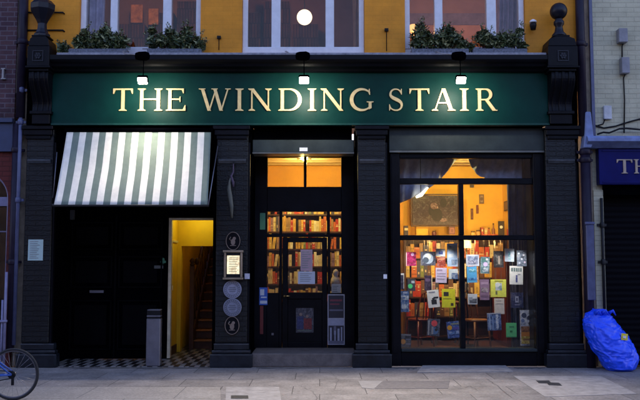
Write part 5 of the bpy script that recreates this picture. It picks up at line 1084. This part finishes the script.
# ================================================================== DISPLAYED BOOKS HANGING IN THE WINDOW
Yk = .55
dsp = thing('display_cord_rail', 'black rail with thin vertical cords carrying the hanging books', 'display rail', (X(462, 250, Yk), Yk+.02, Z(243, Yk)))
m = MB(); zr = Z(238.5, Yk+.04); m.tube([(X(398, 250, Yk), Yk+.06, zr), (X(537, 250, Yk), Yk+.06, zr)], .008); obj('rail', m, IRON, dsp)
BK = [
 ('magenta covered book hung at the head of the first pane', (406, 252, 416, 266), 0, (.30, .012, .09), [(.65, .18, .16, (.5, .3, .5)), (.0, .0, .08, 1, (.55, .35, .4)), (.15, .7, .9, .8, (.2, .01, .05))]),
 ('dark book with a pale round picture near the top of the first pane', (420.7, 251.6, 435.4, 265.6), 0, (.06, .065, .10), [(.5, .5, .36, (.30, .36, .45)), (.5, .35, .2, (.6, .66, .5)), (.35, .6, .2, (.05, .07, .1))]),
 ('small white and blue card above a red cover', (436, 248.8, 445.2, 256.2), -.05, (.45, .50, .65), [(.3, .3, .75, .75, (.06, .10, .35))]),
 ('brick red book under the small white and blue card', (437, 257, 445.5, 266.5), .04, (.30, .05, .03), [(.1, .15, .9, .3, (.45, .2, .1)), (.5, .65, .2, (.2, .03, .02))]),
 ('pale blue marbled sheet beside the central bar', (447.3, 243.5, 457.6, 266.5), 0, (.30, .40, .58), [(.1, .05, .9, .3, (.42, .52, .5)), (.15, .45, .6, .6, (.45, .5, .62)), (.4, .7, .95, .92, (.12, .18, .3))]),
 ('navy book with a white bent edge at the side of the first pane', (396.9, 273, 402.4, 289.5), 0, (.02, .022, .06), [(.1, .02, .95, .12, (.6, .6, .6)), (.78, .12, .95, .95, (.6, .6, .6))]),
 ('dark book with a bright green disc', (407.5, 279, 415.3, 291), 0, (.03, .035, .05), [(.35, .6, .3, (.06, .5, .16)), (.5, .15, .9, .35, (.35, .38, .45))]),
 ('dark purple book in the middle of the first pane', (424.5, 275.5, 432.3, 290.5), 0, (.035, .02, .05), [(.9, .0, 1, 1, (.5, .42, .25)), (.1, .2, .7, .4, (.1, .06, .12))]),
 ('lilac page covered in print above the yellow book', (435.8, 267.8, 446.8, 282.8), -.02, (.46, .40, .56), [(.1, .1, .6, .22, (.25, .2, .3)), (.1, .35, .9, .42, (.28, .24, .34)), (.1, .52, .9, .59, (.28, .24, .34)), (.1, .7, .8, .77, (.28, .24, .34))]),
 ('small white book with blue corner near the central bar', (448.8, 269, 457.8, 279), 0, (.45, .50, .55), [(.3, .4, 1, 1, (.08, .14, .30))]),
 ('blue book with two white picture bands at the side of the first pane', (396.9, 291, 407.2, 312), 0, (.06, .13, .33), [(.1, .22, .95, .42, (.40, .46, .58)), (.15, .64, .9, .84, (.32, .40, .56)), (.3, .05, .8, .12, (.3, .35, .5)), (.2, .28, .55, .36, (.08, .15, .35))]),
 ('tilted white book with a black leaping figure', (427.5, 290, 439.3, 307.5), .10, (.66, .68, .74), [(.3, .55, .75, .82, (.015, .015, .02)), (.5, .40, .92, .50, (.015, .015, .02)), (.38, .45, .6, .6, (.015, .015, .02)), (.15, .08, .7, .14, (.25, .25, .3))]),
 ('plain yellow book with a black stamp and a small dark corner mark', (442, 289, 455.2, 307.5), 0, (.68, .55, .02), [(.12, .16, .5, .38, (.02, .02, .02)), (.66, .76, .86, .9, (.05, .04, .02)), (.1, .5, .7, .53, (.3, .25, .03))]),
 ('dark book with a red disc low in the first pane', (427.3, 319, 439.8, 336), -.06, (.05, .06, .10), [(.55, .25, .24, (.62, .06, .07)), (.08, .1, .16, .95, (.35, .35, .38)), (.6, .7, .28, (.06, .13, .30)), (.35, .45, .5, .9, (.22, .22, .26)), (.72, .62, .12, (.02, .02, .03))]),
 ('cobalt blue book with an orange sun', (447, 321.5, 459.4, 338), .09, (.045, .10, .36), [(.22, .36, .2, (.75, .28, .02)), (.35, .1, 1, .2, (.2, .22, .2)), (.1, .62, .9, .78, (.10, .2, .5)), (.5, .35, .95, .5, (.08, .06, .3))]),
 ('slate grey book with an orange ball in the lower corner', (397, 334, 409.3, 349.3), -.03, (.06, .07, .11), [(.25, .5, .24, (.70, .25, .05)), (.05, .03, .95, .10, (.25, .26, .3)), (.5, .3, .95, .4, (.14, .15, .22)), (.5, .6, .95, .7, (.14, .15, .22))]),
 ('white framed blue grey seascape card', (466.2, 254.6, 479.2, 266), 0, (.42, .46, .56), [(.1, .14, .9, .5, (.14, .18, .30)), (.1, .5, .9, .85, (.22, .24, .36))]),
 ('bright sky blue book below the seascape card', (467, 266.5, 478.6, 282.6), .03, (.07, .30, .60), [(.2, .15, .8, .35, (.12, .4, .62)), (.1, .7, .9, .85, (.04, .2, .5)), (.85, .0, 1, 1, (.45, .2, .05))]),
 ('teal and violet mottled book near the head of the last pane', (480.6, 256.8, 489.5, 273.5), -.03, (.11, .20, .24), [(.55, .45, .25, (.45, .35, .62)), (.1, .1, .6, .3, (.06, .16, .16)), (.3, .65, .9, .9, (.30, .36, .44)), (.7, .15, .12, (.6, .6, .7))]),
 ('black book with a grey standing figure on its cover', (493.6, 251, 503.6, 267.5), 0, (.022, .020, .022), [(.25, .25, .85, .85, (.06, .06, .06)), (.45, .4, .65, .8, (.24, .20, .17)), (.54, .35, .09, (.28, .22, .19))]),
 ('pale turquoise book with a slanting figure', (505, 248.6, 514.2, 261.6), -.03, (.38, .45, .55), [(.35, .2, .6, .85, (.15, .35, .45)), (.1, .05, .9, .12, (.6, .62, .66)), (.6, .4, .85, .6, (.5, .5, .58))]),
 ('blue grey book dotted with white at the edge of the last pane', (516.8, 250.3, 526.6, 266.2), 0, (.12, .15, .22), [(.2, .2, .1, (.45, .5, .6)), (.7, .3, .1, (.5, .5, .6)), (.5, .55, .1, (.45, .48, .6)), (.8, .75, .1, (.5, .42, .55)), (.25, .8, .1, (.4, .45, .55))]),
 ('white book with a heavy title and a tiny blue figure', (509.7, 266, 523, 284.5), -.02, (.64, .66, .72), [(.1, .10, .24, .30, (.10, .15, .16)), (.28, .10, .42, .30, (.10, .15, .16)), (.46, .10, .60, .30, (.10, .15, .16)), (.64, .10, .74, .30, (.10, .15, .16)), (.78, .10, .90, .30, (.10, .15, .16)), (.45, .60, .58, .88, (.05, .06, .20)), (.515, .54, .07, (.05, .06, .2)), (.6, .42, .8, .47, (.3, .3, .35))]),
 ('dusty mauve book beside the yellow picture book', (480, 279.4, 489.2, 300), 0, (.20, .12, .20), [(.1, .12, .9, .25, (.30, .20, .30)), (.15, .4, .85, .62, (.28, .22, .26)), (.1, .75, .9, .85, (.14, .08, .14))]),
 ('lemon yellow book with a pale blue picture', (490.7, 279.4, 506.2, 297), 0, (.68, .60, .08), [(.3, .2, .72, .62, (.40, .46, .56)), (.45, .3, .16, (.55, .58, .68)), (.3, .66, .42, .85, (.12, .12, .06)), (.25, .06, .8, .12, (.3, .28, .05)), (.6, .45, .1, (.2, .3, .3))]),
 ('small white topped card with dark landscape', (468, 294, 477.3, 304.3), 0, (.50, .52, .56), [(.15, .45, .95, .9, (.09, .10, .13)), (.1, .3, .5, .6, (.25, .27, .32))]),
 ('plain beige page hung above the blue photo book', (494.4, 298.4, 504.4, 314), 0, (.50, .44, .40), [(.15, .12, .7, .18, (.32, .28, .25)), (.15, .3, .85, .36, (.38, .33, .3))]),
 ('navy book with a pale emblem', (511, 292.5, 523.2, 307.8), 0, (.022, .028, .085), [(.35, .25, .62, .65, (.24, .25, .34)), (.42, .35, .55, .55, (.03, .03, .09)), (.3, .78, .7, .83, (.2, .2, .3))]),
 ('blue photo book with streaks of light', (487.5, 313, 501.2, 330.5), .04, (.06, .11, .28), [(.12, .05, .22, .95, (.22, .30, .46)), (.35, .2, .45, .95, (.14, .22, .42)), (.62, .1, .8, .95, (.30, .36, .52)), (.0, .0, 1, .06, (.3, .32, .4))]),
 ('mint green book with two dark lines', (506.3, 323, 516.6, 337.3), 0, (.09, .42, .16), [(.3, .22, .75, .32, (.03, .18, .07)), (.35, .52, .6, .66, (.02, .15, .05)), (.0, .93, 1, 1, (.05, .25, .1))]),
 ('tall poster, black and white waves above and amber bands below', (520.6, 310, 533.5, 345.6), 0, (.30, .33, .42), [(.05, .03, .95, .42, (.40, .43, .55)), (.3, .15, .2, (.04, .05, .10)), (.7, .22, .17, (.03, .03, .06)), (.75, .38, .13, (.03, .03, .05)), (.2, .3, .14, (.12, .16, .30)), (.45, .32, .10, (.5, .52, .6)), (.05, .46, .95, .62, (.25, .10, .04)), (.05, .62, .95, .74, (.45, .16, .02)), (.05, .74, .95, .95, (.50, .36, .05)), (.2, .8, .8, .86, (.2, .1, .03))]),
]
seenx = []
for lb, r, rot, base, marks in BK:
    if r[2] > 533.2: d_ = r[2]-533.2; r = (r[0]-d_, r[1], 533.2, r[3])
    if r[0] < 400.6: d_ = 400.6-r[0]; r = (400.6, r[1], r[2]+d_*.5, r[3])
    px0, py0, px1, py1 = r; pm = (py0+py1)/2
    x0, x1, z0, z1 = X(px0, pm, Yk), X(px1, pm, Yk), Z(py1, Yk), Z(py0, Yk)
    br = lambda c: tuple(min(.86, q*1.5+.004) for q in c)
    mats = [picmat(br(base)) if max(base) < .45 and 'yellow' not in lb and 'green' not in lb else C(br(base), .45), C((.6, .55, .42), .8)]; m = MB()
    th = .022
    m.box(x0, x1, Yk, Yk+.003, z0, z1); m.box(x0, x1, Yk+th-.003, Yk+th, z0, z1); m.box(x0, x0+.003, Yk+.0031, Yk+th-.0031, z0, z1); m.box(x0+.0032, x1-.004, Yk+.0032, Yk+th-.0032, z0+.003, z1-.003, 1)
    for i, e in enumerate(marks):
        mats.append(picmat(br(e[-1])) if len(e) == 5 and (e[2]-e[0])*(e[3]-e[1]) > .12 and max(e[-1]) > .05 else C(br(e[-1]), .5)); k = len(mats)-1; yy = Yk-.0012-.0003*i
        if len(e) == 5: m.box(x0+e[0]*(x1-x0), x0+e[2]*(x1-x0), yy, Yk-.0001, z1-e[3]*(z1-z0), z1-e[1]*(z1-z0), k)
        else:
            rad = e[2]*(x1-x0); cxx, czz = x0+e[0]*(x1-x0), z1-e[1]*(z1-z0); cxx = min(max(cxx, x0+rad), x1-rad); czz = min(max(czz, z0+rad), z1-rad)
            m.disc(cxx, yy, czz, rad, rad, .001, 20, k)
    cx, cz = (x0+x1)/2, (z0+z1)/2; yaw = random.uniform(-.07, .07); ca_, sa_ = math.cos(rot), math.sin(rot); cy_, sy_ = math.cos(yaw), math.sin(yaw)
    nv = []
    for x, y, z in m.v:
        dx, dz = x-cx, z-cz; dx, dz = dx*ca_-dz*sa_, dx*sa_+dz*ca_; dy = y-Yk-th
        nv.append((cx+dx*cy_-dy*sy_, Yk+th+dx*sy_+dy*cy_, cz+dz))
    m.v = nv
    nm = 'display_poster' if 'poster' in lb else 'display_card' if (' card' in lb or ' page' in lb or ' sheet' in lb) else 'display_book'
    tag(obj(nm, m, mats), lb, {'display_poster': 'poster', 'display_card': 'card'}.get(nm, 'book'), 'books and cards hung in the display window')
    cordx = [cx] if px1-px0 < 9.6 else [cx-.05, cx+.05]
    for q in cordx: seenx.append((q, z0+.03))
for q, zb_ in seenx:
    m = MB(); m.tube([(q, Yk+.06, zr), (q, Yk+.045, zr-.05), (q, Yk+.045, zb_)], .0018, 5); obj('cord', m, mat('nylon_cord', (.30, .28, .24), .4), dsp)
for k, (px, wd) in enumerate(((408, 'outer end of the first pane'), (426, 'middle of the first pane'), (448, 'yellow book'), (474, 'seascape card'), (496, 'black standing figure book'), (520, 'blue grey dotted book'))):  # unseen downlights, added to brighten the hanging books
    lx2 = X(px, 238, .34); lz2 = Z(239, .30)
    t = thing('added_display_lamp', 'small added unseen downlight behind the middle window bar over the %s' % wd, 'lamp', (lx2, .34, lz2), 'added downlights behind the middle window bar')
    m = MB(); m.lathe([(.018, 0), (.022, .01), (.022, .05)], lx2, .325, lz2, 12); m.box(lx2-.01, lx2+.01, .285, .325, lz2+.03, lz2+.045); obj('housing', m, IRON, t)
    d = bpy.data.lights.new('added_display_beam', 'SPOT'); d.energy = 24/EX; d.color = (1, .93, .84); d.shadow_soft_size = .03; d.spot_size = math.radians(92); d.spot_blend = 1.0
    so_ = bpy.data.objects.new('added_display_beam', d); COL.objects.link(so_); so_.parent = t; so_.location = (0, 0, -.02); so_.rotation_euler = Vector((0, -.18, 1)).to_track_quat('Z', 'Y').to_euler()
    if k in (1, 3, 4):  # extra unseen spots, added to lift the bookcase at the back
        d = bpy.data.lights.new('added_shelf_beam', 'SPOT'); d.energy = 75/EX; d.color = (1, .62, .22); d.shadow_soft_size = .03; d.spot_size = math.radians(80); d.spot_blend = .8
        so_ = bpy.data.objects.new('added_shelf_beam', d); COL.objects.link(so_); so_.parent = t; so_.location = (0, .04, .03); so_.rotation_euler = Vector((0, -1, .10)).to_track_quat('Z', 'Y').to_euler()
# ================================================================== UPSTAIRS THINGS
gl = thing('globe_lamp', 'round glowing white globe lamp hanging behind the middle upper window', 'lamp', (X(304.5, 17, 1.2), 1.2, Z(25, 1.2)))
m = MB(); m.ball((X(304.5, 17.3, 1.2), 1.2, Z(17.3, 1.2)), .135, seg=28); obj('globe', m, emit('opal_globe', (1, .80, .47), 2.6), gl)
m = MB(); m.tube([(X(304.5, 17, 1.2), 1.2, Z(17, 1.2)+.135), (X(304.5, 17, 1.2), 1.2, uz1)], .008, 6); obj('flex', m, IRON, gl)
dl = thing('desk_lamp', 'warm lit desk lamp behind the shrubs in the last upper window', 'lamp', (X(414, 40, .9), .9, Z(44, .9)))
m = MB(); m.lathe([(.10, 0), (.07, .12), (.02, .13)], X(414, 30, .9), .9, Z(32, .9), 16); obj('lamp_shade', m, emit('amber_shade', (1, .5, .16), 1.6), dl)
m = MB(); m.tube([(X(414, 30, .9), .9, Z(32, .9)), (X(414, 30, .9), .9, uz0)], .012, 6); obj('stand', m, IRON, dl)
lamp('desk_lamp_glow', (X(414, 30, .9), .9, Z(34, .9)), 10, (1, .5, .2), .06, dl)
ul = thing('ceiling_lamp', 'hidden warm ceiling lamp behind the first upper window', 'lamp', (X(140, 0, 2.2), 2.2, uz1-.4))
m = MB(); m.lathe([(.14, 0), (.10, .1), (.02, .14)], X(140, 0, 2.2), 2.2, uz1-.4, 16); m.tube([(X(140, 0, 2.2), 2.2, uz1-.27), (X(140, 0, 2.2), 2.2, uz1-.001)], .008, 6); obj('lamp_shade', m, mat('cream_shade', (.7, .6, .4), .6), ul)
lamp('ceiling_lamp_glow', (X(140, 0, 2.2), 2.2, uz1-.55), 52, (1, .50, .15), .08, ul)
lamp('room_glow', (X(465, 0, 2.2), 2.4, uz1-.5), 100, (1, .60, .42), .1)
lamp('room_glow', (X(285, 0, 2.2), 3.2, uz1-.7), 15, (1, .42, .24), .1)
swag('upper_curtain', 'lavender grey curtain drawn behind the first pane of the first upper window', [(84, -40), (92, -40), (100, -40), (107, -40)], [(84, 50), (92, 50), (98, 50), (104, 50)], .34, mat('lavender_curtain', (.42, .38, .50), .85), 3, 5.)
swag('upper_curtain', 'orange lined curtain at the side of the middle upper window', [(352, -40), (355, -40), (358, -40), (361, -40)], [(354, 50), (356, 50), (358, 50), (361, 50)], .40, mat('orange_curtain', (.50, .20, .08), .85), 2, 6.)
swag('upper_curtain', 'pink grey gauze curtain across the last upper window', [(497, -40), (504, -40), (512, -40), (519, -40)], [(497, 50), (504, 50), (512, 50), (519, 50)], .40, mat('pink_grey_gauze', (.34, .26, .32), .85), 5, 7.)
# ================================================================== LIGHT, SKY, CAMERA
world = bpy.data.worlds.new('World'); sc.world = world; world.use_nodes = True
wn = world.node_tree.nodes; wlk = world.node_tree.links
bg = wn['Background']; sky = wn.new('ShaderNodeTexSky'); sky.sky_type = 'NISHITA'; sky.sun_disc = False
SUN_EL, SUN_AZ = math.radians(12.0), math.radians(-25)
sky.sun_elevation = SUN_EL; sky.sun_rotation = SUN_AZ; sky.ozone_density = 1.5; sky.air_density = 1.2; sky.dust_density = .6
tn = wn.new('ShaderNodeVectorMath'); tn.operation = 'MULTIPLY'; tn.inputs[1].default_value = (1.12, .98, 1.34); wlk.new(sky.outputs[0], tn.inputs[0]); wlk.new(tn.outputs[0], bg.inputs[0]); bg.inputs[1].default_value = .15
sd = bpy.data.lights.new('Sun', 'SUN'); sd.energy = .5; sd.angle = math.radians(10); sd.color = (1, .85, .7)
so = bpy.data.objects.new('Sun', sd); COL.objects.link(so)
# towards the sun: rotation 0 = +Y, so the low sun stands behind the buildings
sdir = Vector((math.sin(SUN_AZ)*math.cos(SUN_EL), math.cos(SUN_AZ)*math.cos(SUN_EL), math.sin(SUN_EL)))
so.rotation_euler = sdir.to_track_quat('Z', 'Y').to_euler(); so.location = (0, 20, 12)
cd = bpy.data.cameras.new('Camera'); cam = bpy.data.objects.new('Camera', cd); COL.objects.link(cam)
cd.sensor_width = 36; cd.lens = F/640*36; cd.clip_end = 500; cd.clip_start = .05
cam.location = (0, CY, CZ); cam.rotation_euler = (math.pi/2+TILT, 0, 0); sc.camera = cam
sc.view_settings.view_transform = 'Standard'; sc.view_settings.look = 'None'; sc.view_settings.exposure = math.log2(EX); sc.view_settings.gamma = 1
sc.view_settings.use_curve_mapping = False
sc.render.engine = 'CYCLES'; sc.cycles.use_denoising = True
sc.cycles.max_bounces = 10; sc.cycles.transparent_max_bounces = 24; sc.cycles.caustics_reflective = False; sc.cycles.caustics_refractive = False
sc.cycles.sample_clamp_indirect = 6
